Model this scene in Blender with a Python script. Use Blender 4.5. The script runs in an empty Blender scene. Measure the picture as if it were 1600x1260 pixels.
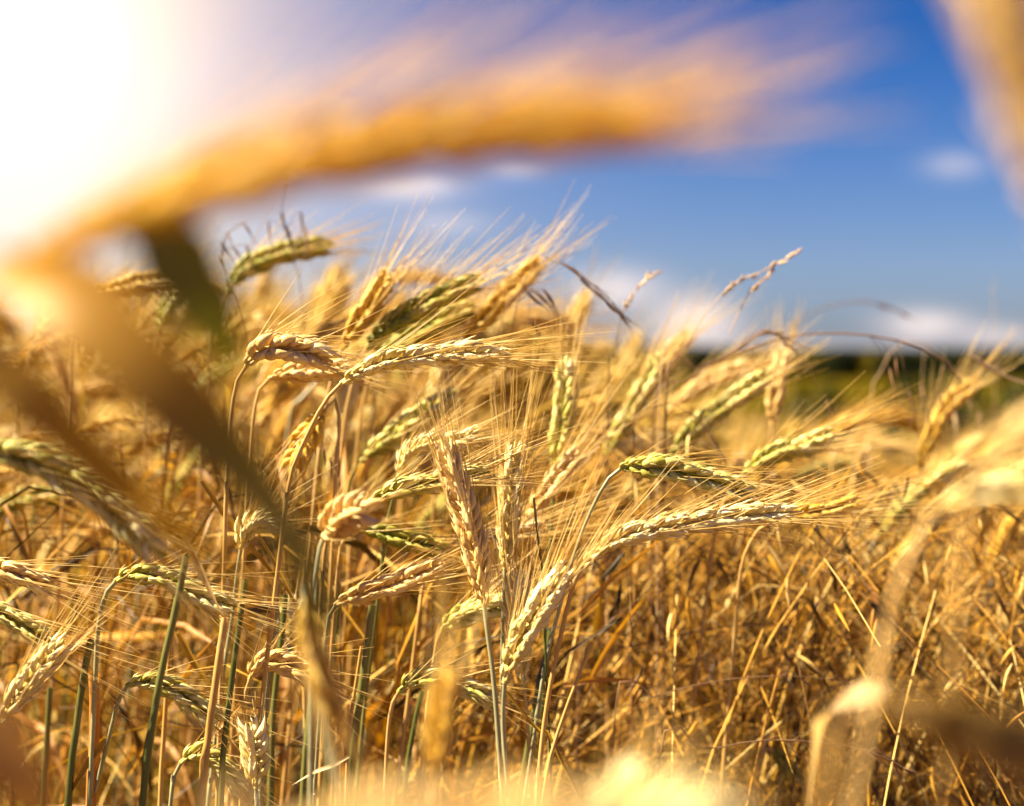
import bpy, math, random
import numpy as np
from mathutils import Vector
R = math.radians
scene = bpy.context.scene

# ------------------------------------------------------------------ camera
FPX = 2222.0                      # focal length in pixels of the 1600 px wide photograph (50 mm lens)
CAM_Z = 0.85
PITCH = R(2.19)
cam_data = bpy.data.cameras.new("camera")
cam = bpy.data.objects.new("camera", cam_data)
scene.collection.objects.link(cam)
cam.location = (0, 0, CAM_Z)
cam.rotation_euler = (R(90) - PITCH, 0, 0)
cam_data.sensor_fit = 'HORIZONTAL'
cam_data.sensor_width = 36
cam_data.lens = FPX / 1600 * 36
cam_data.clip_start = 0.01
cam_data.clip_end = 20000
cam_data.dof.use_dof = True
cam_data.dof.focus_distance = 0.70
cam_data.dof.aperture_fstop = 4.6
cam_data.dof.aperture_blades = 9
scene.camera = cam

# ------------------------------------------------------------------ light and sky
SUN_AZ, SUN_EL = R(-92), R(47)    # azimuth from the view direction (+Y), to the left
sun_dir = Vector((math.sin(SUN_AZ) * math.cos(SUN_EL), math.cos(SUN_AZ) * math.cos(SUN_EL), math.sin(SUN_EL)))
sd = bpy.data.lights.new("sun", 'SUN')
sd.energy = 5.0
sd.angle = R(0.5)
sd.color = (1.0, 0.86, 0.58)
sun = bpy.data.objects.new("sun", sd)
scene.collection.objects.link(sun)
sun.rotation_euler = (-sun_dir).to_track_quat('-Z', 'Y').to_euler()

scene.view_settings.view_transform = 'Standard'
scene.view_settings.look = 'None'
scene.view_settings.gamma = 1
scene.view_settings.exposure = 2.1
scene.view_settings.use_curve_mapping = False
scene.cycles.use_denoising = True
scene.cycles.max_bounces = 8
scene.cycles.diffuse_bounces = 3
scene.cycles.transmission_bounces = 4
scene.cycles.use_adaptive_sampling = False

world = bpy.data.worlds.new("World")
scene.world = world
world.use_nodes = True
wt = world.node_tree
wt.nodes.clear()
def wn(kind, **kw):
    n = wt.nodes.new(kind)
    for k, v in kw.items(): setattr(n, k, v)
    return n
def wl(a, b): wt.links.new(a, b)
def wmath(op, a, b=None, c=None):
    n = wn('ShaderNodeMath', operation=op)
    for i, v in enumerate((a, b, c)):
        if v is None: continue
        if isinstance(v, (int, float)): n.inputs[i].default_value = v
        else: wl(v, n.inputs[i])
    return n.outputs[0]
w_out = wn('ShaderNodeOutputWorld')
w_bg = wn('ShaderNodeBackground')
w_bg.inputs['Strength'].default_value = 0.05
wl(w_bg.outputs[0], w_out.inputs[0])
sky = wn('ShaderNodeTexSky', sky_type='NISHITA')
sky.sun_disc = False
sky.sun_elevation = SUN_EL
sky.sun_rotation = SUN_AZ
sky.air_density = 1.0
sky.dust_density = 0.6
sky.ozone_density = 2.5
tc = wn('ShaderNodeTexCoord')
sep = wn('ShaderNodeSeparateXYZ')
wl(tc.outputs['Generated'], sep.inputs[0])
X, Y, Z = sep.outputs
Yc = wmath('MAXIMUM', Y, 0.02)
AZ = wmath('DIVIDE', X, Yc)       # gnomonic sky coordinates ahead of the camera
EL = wmath('DIVIDE', Z, Yc)
tint = wn('ShaderNodeMix', data_type='RGBA', blend_type='MULTIPLY')
tint.inputs[0].default_value = 1.0
wl(sky.outputs[0], tint.inputs[6])
deep = wn('ShaderNodeMix', data_type='RGBA')          # the sky deepens with height
wl(wmath('MULTIPLY', wmath('SUBTRACT', EL, 0.06), 6.0), deep.inputs[0])
deep.inputs[6].default_value = (0.285, 0.34, 0.53, 1)
deep.inputs[7].default_value = (0.055, 0.205, 0.46, 1)
wl(deep.outputs[2], tint.inputs[7])
noise = wn('ShaderNodeTexNoise')
noise.inputs['Scale'].default_value = 14
noise.inputs['Detail'].default_value = 4
wl(tc.outputs['Generated'], noise.inputs['Vector'])
def sky_xy(px, py):               # direction of a photograph pixel as (x/y, z/y)
    u, v = (px - 800) / FPX, -(py - 630) / FPX
    fy = math.cos(PITCH) + v * math.sin(PITCH)
    fz = -math.sin(PITCH) + v * math.cos(PITCH)
    return u / fy, fz / fy
total = None
for px, py, rx, ry, amp in ((640, 290, 75, 20, .62), (700, 350, 60, 18, .32), (805, 262, 40, 14, .4), (1490, 258, 46, 20, .36), (960, 452, 66, 30, .72),
                            (1080, 505, 68, 36, .9), (1440, 508, 64, 22, .72), (1560, 525, 60, 18, .5), (900, 535, 160, 20, .4),
                            (1250, 545, 260, 14, .35), (500, 500, 160, 50, .4)):
    ax, ez = sky_xy(px, py)
    dx = wmath('DIVIDE', wmath('SUBTRACT', AZ, ax), rx / FPX)
    dy = wmath('DIVIDE', wmath('SUBTRACT', EL, ez), ry / FPX)
    q = wmath('ADD', wmath('MULTIPLY', dx, dx), wmath('MULTIPLY', dy, dy))
    g = wmath('MULTIPLY', wmath('EXPONENT', wmath('MULTIPLY', q, -1.0)), amp)
    total = g if total is None else wmath('ADD', total, g)
ahead = wmath('GREATER_THAN', Y, 0.05)
shaped = wmath('MULTIPLY', total, wmath('MULTIPLY_ADD', noise.outputs[0], 1.5, 0.25))
cover = wmath('MULTIPLY', wmath('MINIMUM', shaped, 0.9), ahead)
clouds = wn('ShaderNodeMix', data_type='RGBA')
wl(cover, clouds.inputs[0])
wl(tint.outputs[2], clouds.inputs[6])
clouds.inputs[7].default_value = (5.4, 4.6, 4.4, 1)
# sun glare at the upper left, added to the sky as a glow
gx, gz = sky_xy(0, 40)
gd = Vector((gx, 1, gz)).normalized()
vdot = wn('ShaderNodeVectorMath', operation='DOT_PRODUCT')
wl(tc.outputs['Generated'], vdot.inputs[0])
vdot.inputs[1].default_value = gd
ang = wmath('ARCCOSINE', wmath('MINIMUM', vdot.outputs['Value'], 0.99999))
def glow(width, power, col, amp):
    e = wmath('EXPONENT', wmath('MULTIPLY', wmath('POWER', wmath('DIVIDE', ang, R(width)), power), -1.0))
    n = wn('ShaderNodeMix', data_type='RGBA', blend_type='MIX')
    wl(wmath('MULTIPLY', e, amp), n.inputs[0])
    n.inputs[6].default_value = (0, 0, 0, 1)
    n.inputs[7].default_value = col
    n.clamp_factor = False
    return n.outputs[2]
def wadd(a, b):
    n = wn('ShaderNodeMix', data_type='RGBA', blend_type='ADD')
    n.inputs[0].default_value = 1
    wl(a, n.inputs[6]); wl(b, n.inputs[7])
    return n.outputs[2]
colr = wadd(clouds.outputs[2], glow(2.0, 1.6, (22, 19, 15, 1), 1.0))
colr = wadd(colr, glow(8.5, 1.4, (10.0, 6.8, 2.5, 1), 1.0))
wl(colr, w_bg.inputs['Color'])

# ------------------------------------------------------------------ helpers
CAM = np.array([0, 0, CAM_Z])
FW = np.array([0, math.cos(PITCH), -math.sin(PITCH)])
UP = np.array([0, math.sin(PITCH), math.cos(PITCH)])
RT = np.array([1.0, 0, 0])
def at(px, py, d):                # a point in the field, from its direction and its own distance
    return CAM + d * (FW + (px - 800) / FPX * RT - (py - 630) / FPX * UP)
def to_px(p):
    v = np.asarray(p) - CAM
    d = v @ FW
    return 800 + FPX * (v @ RT) / d, 630 - FPX * (v @ UP) / d, d
def unit(v):
    return v / np.maximum(np.linalg.norm(v, axis=-1, keepdims=True), 1e-12)
def spline(pts, n):               # Catmull-Rom through the points, even in arc length
    p = np.asarray(pts, float)
    if len(p) == 2: p = np.array([p[0], (p[0] + p[1]) / 2, p[1]])
    e = np.vstack([2 * p[0] - p[1], p, 2 * p[-1] - p[-2]])
    out = []
    t = np.linspace(0, 1, 24, endpoint=False)[:, None]
    for i in range(1, len(e) - 2):
        a, b, c, d = e[i - 1], e[i], e[i + 1], e[i + 2]
        out.append(0.5 * (2 * b + (c - a) * t + (2 * a - 5 * b + 4 * c - d) * t ** 2 + (3 * b - a - 3 * c + d) * t ** 3))
    q = np.vstack(out + [p[-1:]])
    s = np.concatenate([[0], np.cumsum(np.linalg.norm(np.diff(q, axis=0), axis=1))])
    u = np.linspace(0, s[-1], n)
    return np.stack([np.interp(u, s, q[:, k]) for k in range(3)], 1), s[-1]

class Geo:
    """collects vertices, faces and a 'tint' value per vertex; build() links them as ONE mesh object"""
    def __init__(self): self.v, self.q, self.t, self.a, self.n = [], [], [], [], 0
    def add(self, v, quads=None, tris=None, tint=0.5):
        v = np.asarray(v, float).reshape(-1, 3)
        self.v.append(v)
        self.a.append(np.broadcast_to(np.asarray(tint, float), (len(v),)))
        if quads is not None and len(quads): self.q.append(np.asarray(quads).reshape(-1, 4) + self.n)
        if tris is not None and len(tris): self.t.append(np.asarray(tris).reshape(-1, 3) + self.n)
        self.n += len(v)
    def mesh(self, name, mat, origin=None, smooth=True):
        v = np.vstack(self.v)
        if origin is not None: v = v - np.asarray(origin)
        q = np.vstack(self.q) if self.q else np.zeros((0, 4), int)
        t = np.vstack(self.t) if self.t else np.zeros((0, 3), int)
        me = bpy.data.meshes.new(name)
        me.vertices.add(len(v)); me.vertices.foreach_set('co', v.astype(np.float32).ravel())
        idx = np.concatenate([q.ravel(), t.ravel()]).astype(np.int32)
        me.loops.add(len(idx)); me.loops.foreach_set('vertex_index', idx)
        cnt = np.concatenate([np.full(len(q), 4), np.full(len(t), 3)])
        st = np.concatenate([[0], np.cumsum(cnt)[:-1]]).astype(np.int32) if len(cnt) else np.zeros(0, np.int32)
        me.polygons.add(len(cnt)); me.polygons.foreach_set('loop_start', st)
        me.polygons.foreach_set('use_smooth', np.full(len(cnt), smooth))
        me.update(calc_edges=True)
        at_ = me.attributes.new('tint', 'FLOAT', 'POINT')
        at_.data.foreach_set('value', np.concatenate(self.a).astype(np.float32))
        me.materials.append(mat)
        return me
    def build(self, name, mat, parent=None, origin=None, smooth=True):
        o = bpy.data.objects.new(name, self.mesh(name, mat, origin, smooth))
        scene.collection.objects.link(o)
        if parent is not None: o.parent = parent
        return o

def tag(o, label=None, cat=None, group=None, kind=None):
    if label: o['label'] = label
    if cat: o['category'] = cat
    if group: o['group'] = group
    if kind: o['kind'] = kind
    return o
def empty(name, loc):
    o = bpy.data.objects.new(name, None)
    o.empty_display_size = 0.02
    scene.collection.objects.link(o)
    o.location = tuple(float(c) for c in loc)
    return o

def tube_faces(n, m, closed_tip=False):
    i = np.arange(n - 1)[:, None]; j = np.arange(m)[None, :]
    a = i * m + j; b = i * m + (j + 1) % m
    return np.stack([a, b, b + m, a + m], -1).reshape(-1, 4)
def add_tube(g, pts, rad, sides=6, tint=0.5, ref=(0.3, -1, 0.2)):
    p = np.asarray(pts, float); n = len(p)
    T = unit(np.gradient(p, axis=0))
    ref = np.asarray(ref, float)
    N = unit(ref - (T @ ref)[:, None] * T); B = np.cross(T, N)
    th = np.arange(sides) / sides * 2 * math.pi
    rad = np.broadcast_to(np.asarray(rad, float), (n,))
    v = p[:, None, :] + rad[:, None, None] * (np.cos(th)[None, :, None] * N[:, None, :] + np.sin(th)[None, :, None] * B[:, None, :])
    t = np.repeat(np.broadcast_to(np.asarray(tint, float), (n,)), sides)
    g.add(v, tube_faces(n, sides), tint=t)
def add_blade(g, pts, width, n=18, normal=(0, -1, 0.3), twist=0.0, fold=0.25, tint=0.5, tip=0.0, rng=None):
    """a grass leaf: a folded strip that tapers to a point"""
    p, L = spline(pts, n)
    T = unit(np.gradient(p, axis=0))
    nr = np.asarray(normal, float)
    N = unit(nr - (T @ nr)[:, None] * T); B = np.cross(T, N)
    u = np.linspace(0, 1, n)
    th = u * twist
    N2 = N * np.cos(th)[:, None] + B * np.sin(th)[:, None]; B2 = np.cross(T, N2)
    w = width * np.clip(np.minimum(0.55 + u * 2.2, 1.0) * (1 - np.maximum(u - 0.35, 0) ** 1.6 / 0.65 ** 1.6), tip, 1)
    if rng is not None: w = w * (1 + 0.08 * np.sin(u * 23 + rng.random() * 6))
    cols = np.array([-0.5, -0.22, 0, 0.22, 0.5])
    h = fold * (np.abs(cols) * 2) ** 1.3
    v = p[:, None, :] + w[:, None, None] * (cols[None, :, None] * B2[:, None, :] + 0.5 * h[None, :, None] * N2[:, None, :])
    i = np.arange(n - 1)[:, None]; j = np.arange(4)[None, :]
    a = i * 5 + j
    g.add(v, np.stack([a, a + 1, a + 6, a + 5], -1).reshape(-1, 4), tint=tint)

def kernel_template(nu, nv, L=1.0, wid=0.34, thick=0.27):
    """one grain in its husk: pointed teardrop with a keel on its outer side; columns across, out, along"""
    u = np.linspace(0, 1, nu)
    prof = np.clip(np.sin(math.pi * np.clip(u, 0, 1) ** 0.72) ** 0.85, 0, 1) * (1 - 0.25 * u)
    prof = prof / prof.max()
    prof[0] = 0.32; prof[-1] = 0.07
    th = np.arange(nv) / nv * 2 * math.pi
    ca, sa = np.sin(th), np.cos(th)
    keel = np.where(sa > 0.95, 1.22, 1.0)
    x = prof[:, None] * ca * wid / 2
    y = prof[:, None] * sa * keel * thick / 2 + (0.10 * np.sin(u * math.pi) - 0.05 * u ** 2)[:, None]
    z = np.repeat(u[:, None] * L, nv, 1)
    return np.stack([x, y, z], -1).reshape(-1, 3), tube_faces(nu, nv)
KT = {0: kernel_template(9, 8), 1: kernel_template(6, 6), 2: kernel_template(4, 4)}
GT = kernel_template(6, 5, 1.0, 0.14, 0.10)

def ear_geo(gk, ga, pts, rng, lod=0, roll=0.0, size=1.0, n=None, awn=(0.045, 22), ref=(0, -1, 0), bias=(0, 0, 0), base_tint=None, spread=1.0, girth=1.0, reps=1):
    """an ear of barley along a curve: two ranks of spikelets, each two grains, every grain with its awn"""
    M = 80
    p, L = spline(pts, M)
    T = unit(np.gradient(p, axis=0))
    ref = np.asarray(ref, float)
    N = unit(ref - (T @ ref)[:, None] * T); B = np.cross(T, N)
    if n is None: n = max(6, int(round(L / (0.0053 * size) * (1.0 if lod < 2 else 0.7))))
    klen = 0.0122 * size * (1.0 if lod < 2 else 1.3)
    rows = [(R(50), 0.0), (R(130), 0.5), (R(230), 0.5), (R(310), 0.0)]
    ss, an = [], []
    for a0, ph in rows:
        s = (np.arange(n) + ph + 0.15) / (n + 0.6)
        ss.append(s); an.append(np.full(n, a0 + roll))
    s = np.concatenate(ss); an = np.concatenate(an)
    K = len(s)
    s = np.clip(s + rng.normal(0, 0.10 / n, K), 0, 1)
    an = an + rng.normal(0, 0.10, K)
    f = s * (M - 1) * 0.97
    i0 = np.clip(f.astype(int), 0, M - 2); w = (f - i0)[:, None]
    lerp = lambda A: A[i0] * (1 - w) + A[i0 + 1] * w
    pk, Tk, Nk, Bk = lerp(p), unit(lerp(T)), unit(lerp(N)), unit(lerp(B))
    # flattened cross section: ranks stand further out sideways
    Rk = unit(np.cos(an)[:, None] * Bk + np.sin(an)[:, None] * Nk)
    Ck = np.cross(Rk, Tk)
    env = np.clip(0.40 + 3.2 * s, 0, 1) * np.clip(0.50 + 2.2 * (1 - s), 0, 1)
    sc = klen * env * rng.normal(1, 0.06, K)
    alpha = R(23) * spread + rng.normal(0, R(3.5), K) + R(4) * (1 - env)
    D = np.cos(alpha)[:, None] * Tk + np.sin(alpha)[:, None] * Rk
    O = -np.sin(alpha)[:, None] * Tk + np.cos(alpha)[:, None] * Rk
    off = 0.0012 * size * girth * env
    org = pk + off[:, None] * Rk
    tv, tf = KT[lod]
    V = org[:, None, :] + (sc * girth)[:, None, None] * (tv[None, :, 0:1] * Ck[:, None, :] + tv[None, :, 1:2] * O[:, None, :]) + sc[:, None, None] * tv[None, :, 2:3] * D[:, None, :]
    m = len(tv)
    kt = rng.random(K) * 0.42 + (0.22 + 0.36 * s if base_tint is None else base_tint)
    along = np.repeat(np.linspace(0, 1, len(tv) // (8 if lod == 0 else 6 if lod == 1 else 4)), 8 if lod == 0 else 6 if lod == 1 else 4)
    tt = kt[:, None] + 0.16 * (along[None, :] - 0.35)
    F = (tf[None] + (np.arange(K) * m)[:, None, None]).reshape(-1, 4)
    gk.add(V, F, tint=np.clip(tt, 0, 1).ravel())
    if lod == 0:                       # narrow glumes beside each grain
        gv, gf = GT
        side = np.where(rng.random(K) < 0.5, -1, 1)[:, None]
        a2 = alpha + R(8)
        D2 = unit(np.cos(a2)[:, None] * Tk + np.sin(a2)[:, None] * (Rk * 0.8 + side * Ck * 0.45))
        O2 = unit(Rk - (Rk * D2).sum(1)[:, None] * D2); C2 = np.cross(O2, D2)
        sg = sc * 0.95
        V = (org + 0.0008 * Rk)[:, None, :] + sg[:, None, None] * (gv[None, :, 0:1] * C2[:, None, :] + gv[None, :, 1:2] * O2[:, None, :] + gv[None, :, 2:3] * D2[:, None, :])
        gk.add(V, (gf[None] + (np.arange(K) * len(gv))[:, None, None]).reshape(-1, 4), tint=np.repeat(np.clip(kt + 0.25, 0, 1), len(gv)))
        add_tube(gk, p, np.linspace(0.0013, 0.0008, M) * size, 6, 0.35)
    # awns
    alen, asp = awn
    for _ in range(reps):
        keep = np.ones(K, bool) if lod < 2 else rng.random(K) < 0.6
        tipp = (org + sc[:, None] * D * 0.97 + (sc * girth)[:, None] * O * tv[-1, 1])[keep]
        k2 = keep.sum()
        beta = R(asp) * (0.45 + 0.75 * rng.random(k2)); ph = rng.normal(0, 0.55, k2)
        dirv = unit(np.cos(beta)[:, None] * Tk[keep] + np.sin(beta)[:, None] * (np.cos(ph)[:, None] * Rk[keep] + np.sin(ph)[:, None] * Ck[keep]) + np.asarray(bias)[None, :] * (0.5 + rng.random(k2))[:, None])
        al = alen * (0.55 + 0.55 * rng.random(k2)) * (0.6 + 0.6 * np.clip(env[keep], 0, 1))
        al[rng.random(k2) < 0.08] *= 0.4
        segs = {0: 5, 1: 4, 2: 2}[lod]; sides = 3
        t = np.linspace(0, 1, segs)
        bend = unit(rng.normal(0, 1, (k2, 3))) * 0.10 + Tk[keep] * 0.10
        c = tipp[:, None, :] + al[:, None, None] * (t[None, :, None] * dirv[:, None, :] + (t ** 2)[None, :, None] * bend[:, None, :])
        n1 = unit(np.cross(dirv, rng.normal(0, 1, (k2, 3)))); n2 = np.cross(dirv, n1)
        r = (0.00024 * size) * (1.12 - t * 0.85) * {0: 1.0, 1: 1.05, 2: 1.3}[lod]
        th = np.arange(sides) / sides * 2 * math.pi
        V = c[:, :, None, :] + r[None, :, None, None] * (np.cos(th)[None, None, :, None] * n1[:, None, None, :] + np.sin(th)[None, None, :, None] * n2[:, None, None, :])
        af = tube_faces(segs, sides)
        ga.add(V, (af[None] + (np.arange(k2) * segs * sides)[:, None, None]).reshape(-1, 4), tint=np.repeat(rng.random(k2), segs * sides))

# ------------------------------------------------------------------ materials
def plant_mat(name, ramp, transl=0.25, rough=0.5, noise_scale=220.0, noise_amt=0.22, obj_var=0.0, spec=0.35, attr_gain=1.0, bump=0.15):
    """straw or leaf: colour ramp over the piece's own tint, mottled by noise, part of the light passes through"""
    m = bpy.data.materials.new(name); m.use_nodes = True
    nt = m.node_tree; nt.nodes.clear()
    N = lambda k: nt.nodes.new(k)
    L = nt.links.new
    out = N('ShaderNodeOutputMaterial')
    a = N('ShaderNodeAttribute'); a.attribute_name = 'tint'
    g = N('ShaderNodeNewGeometry')
    no = N('ShaderNodeTexNoise'); no.inputs['Scale'].default_value = noise_scale; no.inputs['Detail'].default_value = 3
    L(g.outputs['Position'], no.inputs['Vector'])
    m1 = N('ShaderNodeMath'); m1.operation = 'MULTIPLY_ADD'; m1.inputs[1].default_value = noise_amt * 2; m1.inputs[2].default_value = -noise_amt
    L(no.outputs[0], m1.inputs[0])
    m2 = N('ShaderNodeMath'); m2.operation = 'ADD'; L(a.outputs['Fac'], m2.inputs[0]); L(m1.outputs[0], m2.inputs[1])
    fac = m2.outputs[0]
    if obj_var:
        oi = N('ShaderNodeObjectInfo')
        m3 = N('ShaderNodeMath'); m3.operation = 'MULTIPLY_ADD'; m3.inputs[1].default_value = obj_var; m3.inputs[2].default_value = -obj_var / 2
        L(oi.outputs['Random'], m3.inputs[0])
        m4 = N('ShaderNodeMath'); m4.operation = 'ADD'; L(fac, m4.inputs[0]); L(m3.outputs[0], m4.inputs[1])
        fac = m4.outputs[0]
    cr = N('ShaderNodeValToRGB')
    els = cr.color_ramp.elements
    while len(els) < len(ramp): els.new(0.5)
    for e, (pos, col) in zip(els, ramp):
        e.position = pos; e.color = (*col, 1)
    L(fac, cr.inputs[0])
    p = N('ShaderNodeBsdfPrincipled')
    p.inputs['Roughness'].default_value = rough
    p.inputs['Specular IOR Level'].default_value = spec
    L(cr.outputs[0], p.inputs['Base Color'])
    if bump:
        b = N('ShaderNodeBump'); b.inputs['Strength'].default_value = bump; b.inputs['Distance'].default_value = 0.0006
        n2 = N('ShaderNodeTexNoise'); n2.inputs['Scale'].default_value = noise_scale * 4; n2.inputs['Detail'].default_value = 2
        L(g.outputs['Position'], n2.inputs['Vector']); L(n2.outputs[0], b.inputs['Height']); L(b.outputs[0], p.inputs['Normal'])
    tr = N('ShaderNodeBsdfTranslucent')
    sat = N('ShaderNodeHueSaturation'); sat.inputs['Saturation'].default_value = 1.25; sat.inputs['Value'].default_value = 1.1
    L(cr.outputs[0], sat.inputs['Color']); L(sat.outputs[0], tr.inputs['Color'])
    mx = N('ShaderNodeMixShader'); mx.inputs[0].default_value = transl
    L(p.outputs[0], mx.inputs[1]); L(tr.outputs[0], mx.inputs[2]); L(mx.outputs[0], out.inputs[0])
    return m
MAT = {
    'pale':  plant_mat('husk_pale',  [(0, (.42, .31, .06)), (.45, (.72, .56, .19)), (.8, (.86, .73, .38)), (1, (.90, .80, .52))], .14),
    'gold':  plant_mat('husk_gold',  [(0, (.36, .20, .012)), (.45, (.60, .35, .03)), (.85, (.76, .50, .09)), (1, (.82, .60, .20))], .2),
    'glowing': plant_mat('husk_backlit_gold', [(0, (.52, .33, .015)), (.45, (.78, .55, .04)), (.85, (.88, .68, .12)), (1, (.9, .72, .25))], .55),  # backlit glow of the nearest ear, put into a brighter gold
    'green': plant_mat('husk_green', [(0, (.14, .15, .018)), (.4, (.38, .34, .045)), (.75, (.68, .59, .19)), (1, (.86, .76, .40))], .15),
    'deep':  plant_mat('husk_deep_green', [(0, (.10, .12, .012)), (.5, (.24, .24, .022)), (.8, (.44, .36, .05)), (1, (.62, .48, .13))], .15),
    'pink':  plant_mat('husk_pinkish', [(0, (.44, .26, .055)), (.45, (.68, .44, .14)), (.85, (.82, .60, .27)), (1, (.86, .70, .40))], .14),
    'awn':   plant_mat('awn_straw',  [(0, (.60, .40, .10)), (.5, (.76, .56, .20)), (1, (.86, .70, .36))], .4, rough=.4, bump=0),
    'awn_gold': plant_mat('awn_gold', [(0, (.52, .30, .04)), (.5, (.70, .44, .10)), (1, (.80, .58, .22))], .4, rough=.4, bump=0),
    'awn_backlit': plant_mat('awn_backlit', [(0, (.74, .54, .18)), (.5, (.84, .66, .30)), (1, (.9, .76, .45))], .6, rough=.4, bump=0),  # paler awns: the nearest ear's backlight put into their colour
    'stalk_green': plant_mat('stalk_green', [(0, (.03, .045, .012)), (.5, (.075, .09, .022)), (1, (.22, .20, .06))], .05, rough=.32, spec=.5, noise_scale=60),
    'stalk_grey':  plant_mat('stalk_grey_green', [(0, (.09, .10, .05)), (.5, (.20, .20, .11)), (1, (.46, .41, .22))], .06, rough=.35, spec=.5, noise_scale=60),
    'stalk_gold':  plant_mat('stalk_gold', [(0, (.30, .15, .03)), (.5, (.48, .27, .07)), (1, (.62, .42, .17))], .12, rough=.38, noise_scale=60),
    'leaf_dry':   plant_mat('leaf_dry', [(0, (.26, .11, .02)), (.5, (.46, .22, .05)), (1, (.62, .38, .14))], .38, rough=.5, noise_scale=70),
    'leaf_pale':  plant_mat('leaf_pale', [(0, (.46, .30, .11)), (.5, (.62, .43, .20)), (1, (.74, .56, .32))], .38, rough=.5, noise_scale=70),
    'leaf_brown': plant_mat('leaf_brown', [(0, (.22, .11, .007)), (.5, (.38, .20, .012)), (1, (.50, .29, .03))], .16, rough=.5, noise_scale=70),
    'leaf_turning': plant_mat('leaf_turning', [(0, (.46, .22, .008)), (.4, (.30, .15, .006)), (.62, (.17, .13, .012)), (.8, (.20, .18, .05)), (1, (.075, .08, .010))], .2, noise_scale=70, noise_amt=.12),
    'brown': plant_mat('husk_shaded', [(0, (.12, .06, .008)), (.5, (.22, .115, .016)), (1, (.38, .22, .05))], .05),  # shade on the corner ear, put into a darker husk colour
    'leaf_green': plant_mat('leaf_green', [(0, (.08, .085, .008)), (.5, (.16, .145, .015)), (1, (.28, .24, .04))], .2, rough=.45, noise_scale=70),
    'oat':   plant_mat('oat_spikelet', [(0, (.12, .06, .03)), (.5, (.26, .14, .07)), (1, (.46, .30, .17))], .20, rough=.5, bump=0),
    'oat_pale': plant_mat('grass_spikelet_pale', [(0, (.46, .30, .15)), (.5, (.60, .42, .25)), (1, (.74, .58, .40))], .25, rough=.5, bump=0),
    'mass':  plant_mat('field_straw', [(0, (.08, .07, .01)), (.25, (.34, .25, .03)), (.55, (.54, .32, .035)), (.8, (.66, .44, .10)), (1, (.78, .58, .24))], .18, noise_amt=.12, bump=0),
    'under': plant_mat('dry_undergrowth', [(0, (.030, .018, .004)), (.3, (.075, .036, .006)), (.52, (.36, .155, .010)), (.78, (.66, .35, .035)), (1, (.78, .56, .20))], .12, noise_amt=.10, noise_scale=40, bump=0),
    'meadow': plant_mat('meadow_green', [(0, (.10, .12, .02)), (.5, (.17, .18, .03)), (1, (.26, .23, .05))], .3, noise_amt=.2, noise_scale=.15, bump=0),
    'wood':  plant_mat('far_foliage', [(0, (.006, .009, .004)), (.5, (.011, .016, .006)), (1, (.022, .026, .008))], .05, noise_amt=.2, noise_scale=.3, bump=0, spec=.02),
    'weed':  plant_mat('weed_foliage', [(0, (.008, .013, .003)), (.6, (.022, .028, .005)), (1, (.09, .085, .012))], .06, spec=.1),
    'bark':  plant_mat('bark', [(0, (.05, .035, .025)), (.5, (.10, .075, .05)), (1, (.16, .12, .09))], .0, noise_scale=20),
}

# ------------------------------------------------------------------ ground, far land
def ground_material():
    m = bpy.data.materials.new('soil_and_fields'); m.use_nodes = True
    nt = m.node_tree; p = nt.nodes['Principled BSDF']
    N = lambda k: nt.nodes.new(k); L = nt.links.new
    g = N('ShaderNodeNewGeometry'); s = N('ShaderNodeSeparateXYZ'); L(g.outputs['Position'], s.inputs[0])
    n1 = N('ShaderNodeTexNoise'); n1.inputs['Scale'].default_value = 9; n1.inputs['Detail'].default_value = 6; L(g.outputs['Position'], n1.inputs['Vector'])
    soil = N('ShaderNodeValToRGB'); soil.color_ramp.elements[0].color = (.05, .030, .014, 1); soil.color_ramp.elements[1].color = (.24, .14, .055, 1)
    soil.color_ramp.elements[0].position = .3; soil.color_ramp.elements[1].position = .7; L(n1.outputs[0], soil.inputs[0])
    n2 = N('ShaderNodeTexNoise'); n2.inputs['Scale'].default_value = .08; n2.inputs['Detail'].default_value = 5; L(g.outputs['Position'], n2.inputs['Vector'])
    green = N('ShaderNodeValToRGB'); green.color_ramp.elements[0].color = (.036, .026, .002, 1); green.color_ramp.elements[1].color = (.075, .054, .004, 1)
    green.color_ramp.elements[0].position = .35; green.color_ramp.elements[1].position = .65; L(n2.outputs[0], green.inputs[0])
    mr = N('ShaderNodeMapRange'); mr.inputs[1].default_value = 24; mr.inputs[2].default_value = 27; L(s.outputs[1], mr.inputs[0])
    mx = N('ShaderNodeMix'); mx.data_type = 'RGBA'; L(mr.outputs[0], mx.inputs[0]); L(soil.outputs[0], mx.inputs[6]); L(green.outputs[0], mx.inputs[7])
    L(mx.outputs[2], p.inputs['Base Color']); p.inputs['Roughness'].default_value = 1; p.inputs['Specular IOR Level'].default_value = 0
    return m
def ground_z(y):
    return np.interp(y, [-50, 2, 12, 30, 420, 20000], [0, 0, -.40, -.43, -7.9, -7.9])
g = Geo()
ys = np.concatenate([np.linspace(-30, 30, 61), np.geomspace(33, 9000, 50)])
xs = np.concatenate([-np.geomspace(6000, 22, 24), np.linspace(-20, 20, 41), np.geomspace(22, 6000, 24)])
gx_, gy_ = np.meshgrid(xs, ys)
rg = np.random.default_rng(3)
gz_ = ground_z(gy_) + np.where(np.hypot(gx_, gy_) < 30, rg.normal(0, .012, gx_.shape), 0)
nx = len(xs)
i = np.arange(len(ys) - 1)[:, None]; j = np.arange(nx - 1)[None, :]
a = i * nx + j
g.add(np.stack([gx_, gy_, gz_], -1), np.stack([a, a + 1, a + nx + 1, a + nx], -1).reshape(-1, 4))
tag(g.build('ground', ground_material()), kind='structure')
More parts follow.
